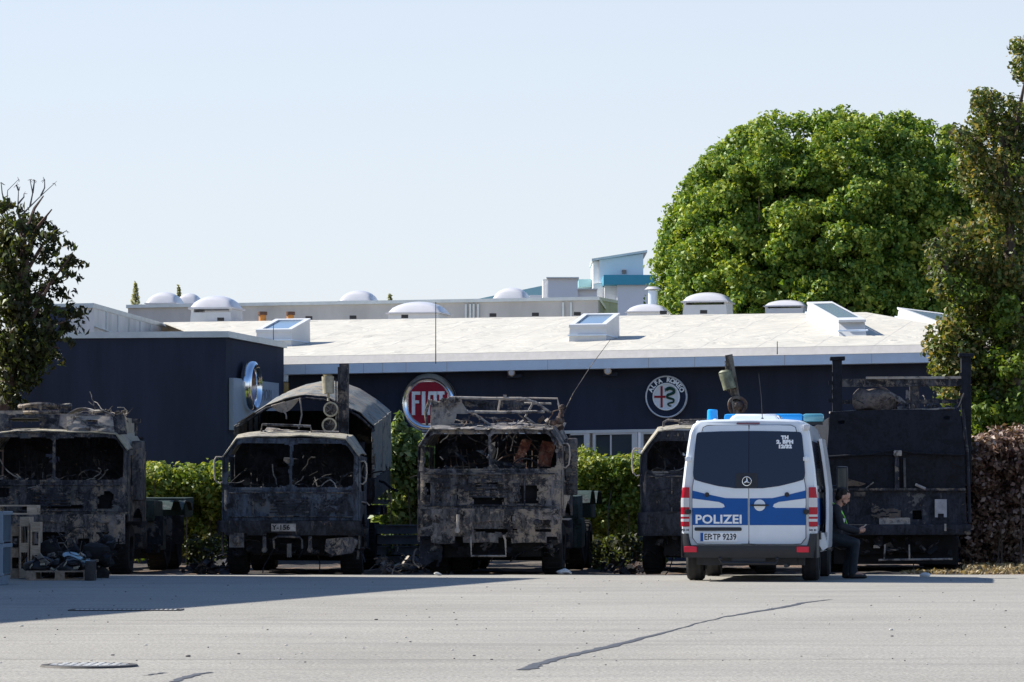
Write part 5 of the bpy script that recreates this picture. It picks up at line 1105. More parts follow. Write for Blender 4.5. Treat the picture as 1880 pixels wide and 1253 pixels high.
# rear window: two glass panes reading as one
def glp(s): return [(x*s, z) for x, z in [(.003, vz(897)), (.20, vz(897)), (.45, vz(893)), (.68, vz(886)), (.80, vz(881.5)), (.825, vz(876)), (.83, vz(868)), (.81, vz(830)), (.785, vz(800)), (.77, vz(795)), (.74, vz(793.5)), (.4, vz(792)), (.003, vz(791.5))]]
gL = slabpatch('rear_window', M_tint, glp(-1), .019, dl); gR = slabpatch('rear_window', M_tint, glp(1), .019, dr)
# lettering and small marks
def lay(name, m, vs, fs, x, z, off, parent): 
    mb = MB(); mb.add([Vector((p.x+x, yy(p.x+x, p.z+z)-off+p.y, p.z+z)) for p in vs], fs); return mb.build(name, m, parent, 0)
vs, fs = text('POLIZEI', .178, .0055, sx=1.0); w_ = max(p.x for p in vs)-min(p.x for p in vs); fx = (vx(1362)-vx(1277))/w_
for p in vs: p.x *= fx
lay('lettering', M_foil, vs, fs, (vx(1362)+vx(1277))/2, vz(954.5), .021, dl)
for s_, px_, py_, sz, wd in (('TH', 1441, 804, .07, 14), ('2. BPH', 1441, 812, .07, 31), ('12/32', 1441, 820.5, .07, 24)):
    vs, fs = text(s_, sz, .006); w_ = max(p.x for p in vs)-min(p.x for p in vs)
    for p in vs: p.x *= wd/VK/w_
    lay('call_sign', M_foil, vs, fs, vx(px_), vz(py_), .023, gR)
# maker's star on a dark plate
slabpatch('badge_plate', M_vblack, rrect(vx(1351), vx(1392), vz(896), vz(869), .04), .024)
mb = MB(); c = (vx(1371.5), vz(884)); R = .066; ring_ = [Vector((c[0]+R*math.cos(a), yy(*c)-.035, c[1]+R*math.sin(a))) for a in [2*math.pi*k/28 for k in range(29)]]; mb.tube(ring_, .008, 6)
for k in range(3):
    a = rad(90+120*k); tip_ = Vector((c[0]+R*math.cos(a), yy(*c)-.034, c[1]+R*math.sin(a)))
    q = [Vector((c[0]+.014*math.cos(a+w2), yy(*c)-.034, c[1]+.014*math.sin(a+w2))) for w2 in (rad(60), rad(-60))]; mb.add([tip_, q[0], Vector((c[0], yy(*c)-.045, c[1])), q[1]], [(0, 1, 2), (0, 2, 3), (0, 3, 1)])
mb.build('star_badge', M_chrome, V)
# door handle with round plate
mb = MB(); c = (vx(1395), vz(928)); mb.lathe([(0, .004), (.072, .004), (.085, 0)], Matrix.Translation((c[0], yy(*c)-.022, c[1])) @ Rm, 24); mb.build('handle_plate', M_vw, dr)
mb = MB(); mb.box(c[0]-.135, c[0]+.135, yy(*c)-.055, yy(*c)-.03, c[1]-.012, c[1]+.012, bev=.008); mb.build('handle', M_vblack, dr)
for q, par in ((1298, dl), (1445, dr)):
    mb = MB(); c = (vx(q), vz(908.5)); mb.lathe([(0, .02), (.03, .02), (.036, 0)], Matrix.Translation((c[0], yy(*c)-.022, c[1])) @ Rm, 18); mb.build('camera_pod', M_vblack, par)
for q in (1263, 1480):
    for z_ in (843, 940):
        mb = MB(); c = (vx(q), vz(z_)); mb.box(c[0]-.045, c[0]+.045, yy(*c)-.04, yy(*c)+.0, c[1]-.03, c[1]+.03, bev=.01); mb.box(c[0]-.02, c[0]+.02, yy(*c)-.05, yy(*c)-.03, c[1]-.04, c[1]+.04, bev=.006); mb.build('hinge', M_vw if z_ == 843 else M_vblack, V)
slabpatch('grip_strip', M_vblack, rrect(vx(1275), vx(1362), vz(975), vz(968.5), .02), .028, dl)
# plate
mb = MB(); c = ((vx(1286)+vx(1353))/2, vz(986.5)); px0, px1 = vx(1285.5), vx(1353.5); mb.box(px0, px1, yy(*c)-.035, yy(*c)-.018, vz(994.8), vz(978), bev=.004); pl = mb.build('number_plate', M_foil, dl, 0)
mb = MB(); mb.box(px0+.004, px0+.048, yy(*c)-.037, yy(*c)-.034, vz(994.2), vz(978.6)); mb.build('plate_blue_field', M_vb, pl, 0)
vs, fs = text('EF TP 9239', .125, .003); w_ = max(p.x for p in vs)-min(p.x for p in vs); f_ = (px1-px0-.075)/w_
mb = MB(); mb.add([Vector((p.x*f_+(px0+px1)/2+.025, yy(*c)-.0385, p.z+c[1])) for p in vs], fs)
fz = (px1-px0)/10; mb.cyl((px0+.165, yy(*c)-.037, c[1]+.022), (px0+.165, yy(*c)-.039, c[1]+.022), .014, n=12); mb.cyl((px0+.165, yy(*c)-.037, c[1]-.02), (px0+.165, yy(*c)-.039, c[1]-.02), .014, n=12); mb.build('plate_lettering', M_vblack, pl, 0)
# tail lights
for s in (-1, 1):
    mb = MB()
    def tl(z0, z1, mi):
        def f(u, v):
            z = vz(z1)+(vz(z0)-vz(z1))*v; o = 1.012-.03*max(0, (z-1.2)/.25); i = .885
            x = i+(o-i)*u; return (s*x, yr(x, z)+.002+.05*max(0, u-.6)**1.5*2.2, z)
        mb.sheet(f, 8, 3, None, -.02*s if False else (.02 if s > 0 else -.02), mi)
    for a_, b_, m_ in ((895, 914.5, 0), (914.5, 931.5, 1), (931.5, 945, 0), (945, 949, 1), (949, 953, 0), (953, 958, 1), (958, 967, 0)): tl(a_, b_, m_)
    mb.build('tail_light', [M_redl, M_clr], V, 40)
    mb = MB(); mb.sheet(lambda u, v: (s*(.90+.085*u), yr(.95, 1)+.012, vz(978)+.075*v), 3, 2, None, .01*s); mb.build('number_sticker', M_foil, V, 0)
    mb = MB(); vs, fs = text('N2 32', .04, .002); mb.add([Vector((p.x+s*.943, yr(.95, 1)+.0-.001+p.y, p.z+vz(973.5))) for p in vs], fs); mb.build('sticker_lettering', M_vblack, V, 0)
# bumper
def bf(u, v):
    x = (u*2-1)*1.0; zt_ = vz(1001); 
    if abs(x) > .87: zt_ = vz(1001)+(vz(980)-vz(1001))*min(1, (abs(x)-.87)/.04)
    z = vz(1024)+(zt_-vz(1024))*v; e = max(0, abs(x)-.88)/.12
    return Vector((x*(1-.02*(1-v)), -.085+.045*x*x+.05*e*e-.015*math.sin(math.pi*v)+.03*(1-v), z))
mb = MB(); mb.sheet(bf, 60, 8, None, .10); mb.build('bumper', M_vblack, V, 50)
mb = MB()
for s in (-1, 1): mb.sheet(lambda u, v: (s*(.985+.012*u), .0+.5*u, vz(1024)+.36*v), 6, 3, None, -.02*s)
mb.build('bumper_corner', M_vblack, V)
for s in (-1, 1):
    mb = MB(); a_, b_ = (vx(1256.5), vx(1280)) if s < 0 else (vx(1463), vx(1485)); xm = (a_+b_)/2; mb.box(a_, b_, -.085+.045*xm*xm-.02, -.03, vz(1014), vz(1003.5), bev=.008); mb.build('reflector', M_refl, V)
mb = MB(); mb.box(-.70, .70, .25, .5, .24, .42); mb.box(-.25, .25, -.03, .1, .30, .36); mb.tube([(-.42, -.03, .33), (-.40, -.06, .28), (.40, -.06, .27), (.43, -.03, .33)], .02, 6); mb.ball((-.42, -.05, .34), .028, 8); mb.ball((.42, -.05, .34), .028, 8); mb.cyl((.55, -.1, .24), (.55, .5, .24), .03, n=8); mb.box(-.8, .8, .3, 4.6, .24, .44); mb.build('underbody', M_vblack, V)
# wheels
for (sx, y) in ((-1, .98), (1, .98), (-1, 4.25), (1, 4.25)):
    mb = MB(); r, w2 = .35, .25; mb.lathe([(r*.6, -w2/2), (r*.92, -w2/2), (r, -w2/2+.035), (r*.985, -.03), (r, -.02), (r, .02), (r*.985, .03), (r, w2/2-.035), (r*.92, w2/2), (r*.6, w2/2), (r*.6, -w2/2)], Matrix.Rotation(rad(90), 4, 'Y'), 36)
    wh = mb.build('wheel', M_rub, V); wh.location = (sx*(.865 if y < 2 else .87), y, r)
    mb = MB(); mb.lathe([(r*.61, .09*sx), (r*.55, .06*sx), (r*.2, .08*sx), (0, .09*sx)], Matrix.Rotation(rad(90), 4, 'Y'), 24); mb.build('rim', M_gutter, wh)
for s in (-1, 1):
    mb = MB(); mb.sheet(lambda u, v: (s*.86+(u-.5)*.24, 1.42, .16+.32*v), 3, 3, None, .01); mb.build('mud_flap', M_vblack, V)
# side trim: stripe, windows, mouldings (both sides)
def side(s, y0, y1, z0, z1, off, nu=12, nw=6):
    return lambda u, v: (s*(vhalf(z0+(z1-z0)*v)+off), y0+(y1-y0)*u, z0+(z1-z0)*v)
for s in (-1, 1):
    segs = [(.28, 2.0), (3.3, 4.5)] if s > 0 else [(.28, 4.5)]
    mb = MB()
    for a_, b_ in segs: mb.sheet(side(s, a_, b_, vz(964.5), vz(915), .004), 10, 6, None, .003*(-s))
    mb.build('blue_side_stripe', M_vb, V)
    for a_, b_ in ((.35, 1.85), (2.05, 3.2), (3.35, 4.1)):
        if s > 0 and a_ == 2.05: continue
        mb = MB(); mb.sheet(side(s, a_, b_, 1.42, 2.08, .006), 8, 8, None, .004*(-s)); mb.build('side_window', M_tint, V)
    mb = MB()
    for a_, b_ in segs: mb.sheet(side(s, a_+.1, b_, .62, .74, .018), 6, 2, None, .02*(-s))
    mb.build('side_moulding', M_vblack, V)
# opened sliding door standing off the right flank
def sdr(u, v):
    z = .50+1.62*v; x = vhalf(z)+.10-.02*abs(v-.5); return Vector((x, .78+1.22*u, z))
mb = MB(); mb.sheet(sdr, 20, 30, None, -.045); sdo = mb.build('sliding_door', M_vw, V)
mb = MB(); mb.sheet(lambda u, v: sdr(.08+.84*u, .56+.39*v)+Vector((.006, 0, 0)), 10, 8, None, -.004); mb.build('door_window', M_tint, sdo)
mb = MB(); mb.sheet(lambda u, v: sdr(u, .21+.24*v)+Vector((.005, 0, 0)), 10, 6, None, -.003); mb.build('door_stripe', M_vb, sdo)
mb = MB(); mb.box(1.11, 1.15, 1.80, 1.92, 1.12, 1.17, bev=.01); mb.build('door_handle', M_vblack, sdo)
mb = MB(); mb.sheet(lambda u, v: sdr(u, .07+.07*v)+Vector((.012, 0, 0)), 8, 2, None, -.012); mb.build('door_moulding', M_vblack, sdo)
mb = MB(); mb.box(.985, 1.03, .4, 2.0, 1.33, 1.37); mb.build('door_rail', M_vblack, V)
mb = MB(); mb.box(.40, 1.06, 2.06, 3.24, .44, .495, bev=.01); mb.build('door_step', M_vblack, V)
mb = MB(); mb.prism([(.99, .56), (1.06, .45), (1.13, .50), (1.08, .72), (1.03, .72)], .62, .67); mb.build('torn_sticker_flap', M_foil, V, 0)
# right mirror on its arm, left mirror
for s in (-1, 1):
    mb = MB(); mb.tube([(s*.95, 4.15, 1.42), (s*1.10, 4.12, 1.42), (s*1.13, 4.10, 1.44)], .03, 8); mb.build('mirror_arm', M_vblack, V)
    mb = MB(); mb.box(s*1.20-.09, s*1.20+.09, 4.04, 4.16, 1.36, 1.75, bev=.03); mr = mb.build('mirror', M_vblack, V)
    mb = MB(); mb.box(s*1.20-.07, s*1.20+.07, 4.033, 4.04, 1.42, 1.72); mb.build('mirror_glass', gl('mirror_glass', (.04, .055, .055), .1, 0.0, .5), mr, 0)  # dark colour stands in for greenery reflected in the mirror
# roof: vent housing, light bar, beacon, aerial, third brake light
mb = MB(); zr = 2.40; W0, W1 = .40, .30
mb.add([(-.42, 1.2, zr-.02), (.43, 1.2, zr-.02), (.43, 2.6, zr-.02), (-.42, 2.6, zr-.02), (-.32, 1.35, zr+.115), (.34, 1.35, zr+.115), (.34, 2.5, zr+.115), (-.32, 2.5, zr+.115)], [(3, 2, 1, 0), (4, 5, 6, 7), (0, 1, 5, 4), (1, 2, 6, 5), (2, 3, 7, 6), (3, 0, 4, 7)])
bm = bmesh.new(); [bm.verts.new(p) for p in mb.v]; bm.verts.ensure_lookup_table(); [bm.faces.new([bm.verts[i] for i in f]) for f in mb.f]; bmesh.ops.bevel(bm, geom=bm.edges[:], offset=.03, segments=3, affect='EDGES'); mb = MB(); mb.bm(bm); mb.build('roof_vent', M_vw, V, 50)
mb = MB(); mb.add([(-.33, 1.222, zr+.02), (.35, 1.222, zr+.02), (.30, 1.315, zr+.085), (-.28, 1.315, zr+.085)], [(0, 1, 2, 3)]); mb.build('vent_panel', M_gutter, V, 0)
mb = MB(); mb.box(-.62, .93, 3.35, 3.55, zr+.0, zr+.04, bev=.01); lb = mb.build('light_bar', M_vblack, V)
for a_, b_, m_ in ((-.62, -.05, M_bluel), (.0, .62, M_bluel), (.62, .95, M_bluel2)):
    mb = MB(); mb.box(a_, b_, 3.30, 3.60, zr+.04, zr+.17, bev=.045); mb.build('light_bar_lens', m_, lb)
mb = MB(); mb.cyl((-.61, .95, zr-.04), (-.61, .95, zr+.02), .085, .08, 20); bc = mb.build('beacon', M_vblack, V)
mb = MB(); mb.lathe([(.0, .155), (.06, .155), (.078, .14), (.082, .02), (.085, .0)], Matrix.Translation((-.61, .95, zr+.02)), 24); mb.build('beacon_lens', M_bluel, bc)
mb = MB(); mb.cyl((.14, 1.0, zr), (.14, 1.0, zr+.05), .03, .015, 10); mb.tube([(.14, 1.0, zr+.05), (.125, 1.02, zr+.35), (.085, 1.06, zr+.72)], [.006, .004, .003], 5); mb.build('aerial', M_vblack, V)
mb = MB()
mb.ball((-.28-.25, .5, zr+.0), .035, 8, 0, (1.2, 1, .7)); mb.ball((-.78, .4, zr-.04), .035, 8); mb.build('roof_bolt', M_vw, V)
slabpatch('third_brake_light', gl('brake_red', (.16, .02, .035), .2), rrect(vx(1352), vx(1395), vz(779.5), vz(775.8), .012), .02)
mb = MB(); mb.box(.80, .90, .10, .22, 2.24, 2.33, bev=.025); mb.build('work_light', M_clr, V)
mb = MB(); mb.box(.3, .34, 2.3, 3.0, .5, 1.5); mb.box(-.2, .3, 2.35, 2.95, .75, .95, bev=.05); mb.box(-.2, .3, 2.85, 3.0, .9, 1.6, bev=.05); mb.build('inner_seat', M_vblack, V)
# ============================================================= TREES AND HEDGES
M_bark = mat('bark', (.11, .085, .065), .9, var=.3, scale=6, bmp=.8, stretch=(1, 1, .3))
M_bark2 = mat('reddish_bark', (.13, .08, .065), .9, var=.25, scale=6, bmp=.8, stretch=(1, 1, .3))
L_big = leafmat('maple_leaves', [(.25, (.038, .090, .018)), (.5, (.095, .19, .026)), (.70, (.19, .29, .040)), (.88, (.36, .42, .07))], .30)
L_left = leafmat('scorched_chestnut_leaves', [(.25, (.014, .020, .010)), (.5, (.030, .042, .018)), (.68, (.055, .050, .024)), (.9, (.11, .15, .035))], .30)
L_right = leafmat('singed_leaves', [(.2, (.028, .024, .012)), (.38, (.070, .050, .024)), (.48, (.045, .072, .020)), (.76, (.12, .17, .032)), (.95, (.34, .26, .09))], .34)
L_green = leafmat('fresh_leaves', [(.25, (.045, .09, .015)), (.6, (.11, .19, .025)), (.9, (.24, .31, .05))], .40)
L_hedge = leafmat('hedge_leaves', [(.2, (.04, .08, .014)), (.5, (.11, .18, .025)), (.75, (.24, .30, .045)), (.92, (.45, .46, .14))], .33)
L_shrub = leafmat('shrub_leaves', [(.2, (.05, .10, .035)), (.5, (.13, .21, .07)), (.8, (.28, .35, .13)), (.95, (.45, .48, .24))], .38)
L_beech = leafmat('withered_leaves', [(.2, (.035, .020, .018)), (.45, (.10, .055, .045)), (.68, (.22, .14, .11)), (.88, (.42, .33, .28))], .15)
def branches(mb, p, d, L, r, depth, rg, spread=.7, kids=3, up=.15):
    pts = [p.copy()]; n = 5
    for i in range(n):
        d = (d+Vector((rg.gauss(0, .12), rg.gauss(0, .12), rg.gauss(0, .08)+up*.2))).normalized(); pts.append(pts[-1]+d*L/n)
    mb.tube(pts, [r*(1-.6*i/n) for i in range(n+1)], 7 if r > .05 else 4)
    if depth > 0:
        for k in range(kids):
            i = rg.randint(2, n); q = (d+Vector((rg.gauss(0, spread), rg.gauss(0, spread), rg.gauss(0, spread*.6)+up))).normalized()
            branches(mb, pts[i], q, L*rg.uniform(.5, .75), r*.45, depth-1, rg, spread, kids, up)
# --- big green tree beyond the roof
Yb = 104.0; kb = Yb/F
tb = P(1490, 900, Yb); BT = thing('broadleaf_tree', 'large dense green tree rising behind the white roof at the right', 'tree', (tb.x, tb.y, 0))
rg = random.Random(3); mb = MB(); mb.tube([(0, 0, -.1), (.1, 0, 3), (0, .2, 6)], [.38, .30, .24], 12)
for k in range(9):
    a = k*2.4; branches(mb, Vector((0, .1, 3.8+k*.35)), Vector((math.cos(a), math.sin(a), .8)).normalized(), 3.6, .13, 2, rg, .6, 3, .25)
mb.build('trunk', M_bark, BT)
def bigout(px):        # top edge of the crown in the photograph, in pixels
    k = [(1188, 560), (1205, 480), (1222, 425), (1250, 385), (1272, 330), (1315, 285), (1362, 245), (1420, 222), (1480, 228), (1540, 212), (1600, 222), (1660, 212), (1705, 235), (1760, 240), (1800, 262), (1860, 330), (1900, 420)]
    if px < 1190: return 900
    for (a, b_), (c, d) in zip(k, k[1:]):
        if px <= c: return b_+(d-b_)*(px-a)/(c-a)
    return 460
cl = []; rg = random.Random(8)
cx, cz = P(1500, 560, Yb).x, P(1500, 560, Yb).z
ob = Vector((tb.x, tb.y, 0)); lobes = []
tries = 0
while len(lobes) < 130 and tries < 12000:         # big lobes packed over the dome of the crown
    tries += 1; px = rg.uniform(1205, 1850); top = bigout(px); py = rg.uniform(top+30, 680)
    ux = (px-1520)/335; uz = max(0, (560-py)/345); rr = min(1, ux*ux+uz*uz)
    r_ = rg.uniform(.62, 1.2); p = P(px, py, Yb-4.6*math.sqrt(1-rr)+rg.uniform(0, 1.6))
    if py-r_*52 < top-4 or px-r_*56 < 1194 or bigout(px-r_*50) > py+25: continue
    if all((p-q).length > (r_+s_)*.70 for q, s_ in lobes): lobes.append((p, r_))
for p, r_ in lobes:
    n_ = int(34*r_/.8)
    for k in range(n_):
        d = Vector((rg.gauss(0, 1), rg.gauss(0, 1)-.5, rg.gauss(0, 1)+.5)).normalized(); s_ = rg.uniform(.14, .30)
        c_ = p+Vector((d.x*r_*1.05, d.y*r_, d.z*r_*.9))*rg.uniform(.75, 1.08); cl.append((tuple(c_-ob), (s_*1.15, s_, s_*.9), int(42*s_/.2)))
    cl.append((tuple(p-ob), (r_*.8, r_*.8, r_*.75), int(70*r_)))
for k in range(520):      # smaller sprays fill the outline and break it
    px = rg.uniform(1204, 1810) if k % 3 else rg.uniform(1204, 1300); top = bigout(px); py = top+rg.uniform(2, 60)*rg.random() if k < 200 else rg.uniform(top+30, 640); r_ = rg.uniform(.13, .30)
    ux = (px-1520)/335; uz = max(0, (560-py)/345); rr = min(1, ux*ux+uz*uz); p = P(px, py, Yb-3.6*math.sqrt(1-rr)*rg.uniform(.3, 1)); cl.append((tuple(p-ob), (r_, r_, r_*1.1), 30))
for k in range(170):      # shoots standing proud of the outline
    px = rg.uniform(1206, 1560); p = P(px, bigout(px)-rg.uniform(-8, 12), Yb-rg.uniform(-1, 1.5)); r_ = rg.uniform(.06, .20); cl.append((tuple(p-ob), (r_, r_, r_*1.6), 16))
for k in range(130):
    px = rg.uniform(1235, 1790); py = rg.uniform(bigout(px)+75, 720); p = P(px, py, Yb+rg.uniform(-1, 1.4)); cl.append((tuple(p-ob), (1.0, .8, 1.0), 70))
leaves('crown', L_big, cl, .135, BT, 5, up=.22, shell=.45, droop=.4)
cl = []
while len(cl) < 560:
    a_, b__, c_ = rg.uniform(-1, 1), rg.uniform(-1, 1), rg.uniform(-1, 1)
    if a_*a_+b__*b__+c_*c_ > 1: continue
    px, py = 1520+288*a_, 562-315*b__
    if py < bigout(px)+45 or px < 1250: continue
    cl.append((tuple(P(px, py, Yb+4.1*c_)-ob), (.75, .75, .75), 105))
leaves('inner_foliage', L_big, cl, .26, BT, 6, up=.2, shell=.1)
# --- tree at the left edge, scorched, with bare twigs
Yl = 63.5; tl_ = P(48, 900, Yl); LT = thing('scorched_tree', 'dark scorched chestnut tree with bare top twigs at the left edge', 'tree', (tl_.x, tl_.y, 0))
O = Vector((tl_.x, tl_.y, 0)); rg = random.Random(12)
def PL(px, py, dy=0): return P(px, py, Yl+dy)-O
mb = MB(); mb.tube([(-.50, 0, -.1), PL(2, 760), PL(22, 660), PL(45, 480), PL(40, 400)], [.19, .15, .12, .08, .04], 10)
for (a, b_) in (((52, 600), (130, 470)), ((50, 560), (140, 500)), ((48, 500), (110, 420)), ((45, 470), (95, 385)), ((50, 640), (120, 590)), ((48, 520), (-40, 430)), ((50, 600), (-30, 560)), ((50, 680), (-20, 640)), ((46, 430), (80, 360)), ((55, 650), (110, 640))):
    p0, p1 = PL(*a), PL(b_[0], b_[1], rg.uniform(-.8, .8)); m_ = (p0+p1)/2+Vector((0, 0, .12)); mb.tube([p0, m_, p1], [.05, .03, .012], 6)
mb.build('trunk', M_bark2, LT)
M_twig = mat('dead_twigs', (.16, .14, .13), .9, var=.2)
mb = MB()
for path in ([(20, 420), (12, 385), (14, 350), (34, 330)], [(12, 385), (4, 355), (2, 335)], [(35, 400), (33, 375), (34, 350), (36, 345)], [(35, 400), (55, 380), (75, 360), (100, 337)], [(55, 380), (60, 355), (55, 330)], [(75, 360), (82, 345), (82, 330)], [(60, 355), (63, 335), (62, 330)], [(34, 350), (30, 340)], [(90, 440), (102, 415), (100, 420)], [(90, 442), (108, 432), (122, 424)], [(33, 375), (44, 362), (44, 356)], [(20, 420), (-6, 380), (-10, 345)]):
    mb.tube([PL(*q) for q in path], [.022, .014, .009, .006][:len(path)], 4)
    e = PL(*path[-1])
    for k in range(4): mb.tube([e, e+Vector((rg.uniform(-.07, .07), rg.uniform(-.07, .07), rg.uniform(-.06, .05)))], .005, 3)
mb.build('bare_twig', M_twig, LT)
cl = []
def blob(px, py, r, n, dy=.6, asp=.7, K_=None, OO=None):
    OO = OO if OO is not None else O; Yq = K_ or Yl
    for _ in range(n):
        a = rg.uniform(0, 6.28); q = r*math.sqrt(rg.random()); p = P(px+q*math.cos(a), py+q*math.sin(a)*asp*1.3, Yq+rg.uniform(-dy, dy))-OO
        s = rg.uniform(.10, .21); cl.append((tuple(p), (s*1.2, s, s*.8), int(30*s/.14)))
sprays = [(15, 380), (0, 400), (30, 405), (55, 400), (75, 405), (90, 410), (40, 430), (10, 440), (65, 440), (88, 438), (105, 455), (122, 470), (133, 487), (110, 480), (50, 465), (15, 480), (78, 478), (60, 500), (30, 510), (90, 505), (108, 520), (5, 520), (45, 540), (75, 535), (15, 560), (50, 575), (85, 560), (110, 552), (130, 560), (136, 578), (100, 585), (25, 600), (65, 605), (95, 610), (5, 630), (45, 635), (80, 640), (100, 640), (20, 660), (60, 665), (5, 690), (35, 695), (15, 720), (25, 738), (0, 740), (80, 665), (118, 598), (70, 585)]
for (px, py) in sprays:                   # drooping fans of leaves, with sky between them
    for j in range(2 if px > 62 else 4):
        x = px+rg.uniform(-15, 12); y = py+rg.uniform(-14, 14); dyy = rg.uniform(-.9, .9); L_ = rg.uniform(.12, .30); sl = rg.uniform(.1, .9)
        for k in range(4):
            p = P(x, y, Yl+dyy)-O+Vector((L_*k/3*rg.choice([1, 1, -.4]), 0, -L_*sl*k/3)); s_ = rg.uniform(.05, .11); cl.append((tuple(p), (s_*1.3, s_*1.3, s_), 7))
for (px, py, r, n) in ((40, 690, 26, 16), (48, 655, 22, 14), (60, 670, 16, 8), (0, 450, 30, 16), (10, 540, 40, 26), (15, 610, 45, 40), (50, 625, 40, 30), (15, 670, 36, 26), (0, 500, 34, 20), (85, 625, 18, 8), (5, 715, 18, 8)): blob(px, py, r, n)
leaves('crown', L_left, cl, .145, LT, 9, up=.1, shell=.15, aspect=.42, droop=1.3)
# --- tree at the right edge, singed brown over green
Yr_ = 63.0; tr_ = P(1858, 900, Yr_); RT = thing('singed_tree', 'tall narrow tree with singed brown and green leaves at the right edge', 'tree', (tr_.x, tr_.y, 0))
OR = Vector((tr_.x, tr_.y, 0)); rg = random.Random(22)
def PR(px, py, dy=0): return P(px, py, Yr_+dy)-OR
mb = MB(); mb.tube([(0, 0, -.1), PR(1860, 700), PR(1855, 500), PR(1850, 350), PR(1850, 220)], [.2, .17, .13, .09, .04], 10)
for (a, b_) in (((1858, 640), (1750, 600)), ((1855, 540), (1745, 480)), ((1853, 420), (1790, 330)), ((1852, 360), (1810, 230)), ((1850, 300), (1815, 185)), ((1855, 300), (1890, 110)), ((1855, 400), (1930, 300)), ((1858, 640), (1760, 660)), ((1860, 700), (1790, 780)), ((1855, 600), (1940, 540))):
    p0, p1 = PR(*a), PR(b_[0], b_[1], rg.uniform(-.6, .6)); mb.tube([p0, (p0+p1)/2+Vector((0, 0, .1)), p1], [.055, .035, .012], 6)
mb.build('trunk', M_bark, RT)
def crown(name, lm, spec, size, seed, par, OO, Yq, dens=1.0, smin=.12, smax=.24, **kw):
    global cl; cl = []
    for (px, py, r, n) in spec:
        for _ in range(int(n*dens)):
            a = rg.uniform(0, 6.28); q = r*math.sqrt(rg.random()); p = P(px+q*math.cos(a), py+q*math.sin(a), Yq+rg.uniform(-.8, 1.3))-OO; s = rg.uniform(smin, smax)
            cl.append((tuple(p), (s*1.1, s, s), int(46*s/.18)))
    return leaves(name, lm, cl, size, par, seed, **kw)
brown = [(1872, 95, 20, 7), (1890, 125, 24, 8), (1812, 190, 20, 10), (1822, 225, 30, 18), (1780, 245, 24, 12), (1800, 285, 30, 18), (1852, 215, 34, 16), (1870, 265, 40, 26), (1800, 325, 34, 24), (1850, 340, 44, 36), (1808, 370, 24, 12), (1855, 400, 44, 38), (1765, 440, 34, 20), (1740, 480, 32, 24), (1790, 470, 34, 28), (1850, 470, 46, 44), (1745, 520, 24, 14), (1790, 540, 40, 34), (1855, 550, 48, 44), (1770, 600, 34, 22), (1740, 630, 34, 28), (1765, 665, 40, 34), (1815, 640, 44, 40), (1870, 630, 40, 36), (1735, 690, 22, 12), (1750, 720, 22, 12), (1800, 700, 38, 28), (1850, 700, 40, 30)]
crown('crown', L_right, brown, .10, 15, RT, OR, Yr_, 1.2, up=.25, shell=.35, droop=.8)
green = [(1840, 590, 40, 16), (1780, 560, 30, 8), (1860, 680, 30, 8), (1850, 745, 40, 26), (1810, 770, 34, 26), (1790, 800, 20, 10), (1860, 790, 30, 16), (1870, 330, 20, 4), (1760, 520, 20, 5), (1840, 770, 44, 22), (1795, 740, 26, 12), (1785, 790, 18, 10), (1800, 820, 18, 9), (1830, 810, 26, 12), (1850, 660, 30, 14), (1870, 560, 30, 10)]
crown('green_shoots', L_green, green, .11, 16, RT, OR, Yr_-.3, 1.0, up=.4, shell=.35, droop=.5)
# --- hedges
def hedge(label, name, lm, tops, Y, dep, size, seed, dens, zlo=.0, cat='hedge', up=.5):
    """tops: (px, py of the top edge); fills down to zlo"""
    xs = [P(px, py, Y) for px, py in tops]; c = xs[len(xs)//2]; OO = Vector((c.x, Y, 0)); t = thing(name, label, cat, OO); r = random.Random(seed)
    cl = []
    for a, b_ in zip(xs, xs[1:]):
        n = int(abs(b_.x-a.x)*dens)
        for _ in range(n):
            f = r.random(); top = a.z+(b_.z-a.z)*f; x = a.x+(b_.x-a.x)*f; fz = r.random()**.75; s = r.uniform(.13, .26); z = zlo+.1+(top-.16-zlo)*fz
            y = Y+dep*(r.random()**.8)*(1-.25*fz)+.8*(1-fz)
            cl.append(((x-OO.x, y-Y, z+.05*n1((x, y, 3), 1.5, seed)), (s*1.2, s, s*.85), int(44*s/.2)))
    leaves('foliage', lm, cl, size, t, seed, up=up, shell=.4, droop=.3)
    mb = MB()
    for _ in range(int(abs(xs[-1].x-xs[0].x)*9)):
        f = r.random(); i = min(int(f*(len(xs)-1)), len(xs)-2); g_ = f*(len(xs)-1)-i; p = xs[i].lerp(xs[i+1], g_); b0_ = Vector((p.x-OO.x+r.uniform(-.2, .2), r.uniform(.1, dep), 0)); mb.tube([b0_, b0_+Vector((r.uniform(-.1, .1), 0, p.z*.5)), Vector((p.x-OO.x, r.uniform(.1, dep), p.z-r.uniform(.0, .3)))], [.02, .014, .006], 4)
    mb.build('stems', M_bark, t)
    return t, OO
hedge('low sunlit green hedge in front of the navy block, left of the canvas-topped truck', 'garden_hedge', L_hedge, [(225, 852), (262, 850), (300, 857), (340, 860), (372, 850), (400, 856), (450, 850)], 67.5, 2.6, .10, 31, 260)
t, OO = hedge('tall leafy pale green shrub between the canvas-topped and middle trucks', 'garden_shrub', L_shrub, [(690, 815), (715, 795), (738, 788), (752, 798), (775, 808), (800, 830), (830, 850)], 65.5, 1.4, .14, 32, 190, cat='shrub')
cl = [(tuple(P(px, py, 65.8)-OO), (.09, .09, .13), 18) for px, py in ((735, 782), (732, 775), (733, 765), (742, 790), (722, 795), (755, 796), (766, 802), (728, 786))]; leaves('upright_shoot', L_shrub, cl, .15, t, 4, up=.6, shell=.2)
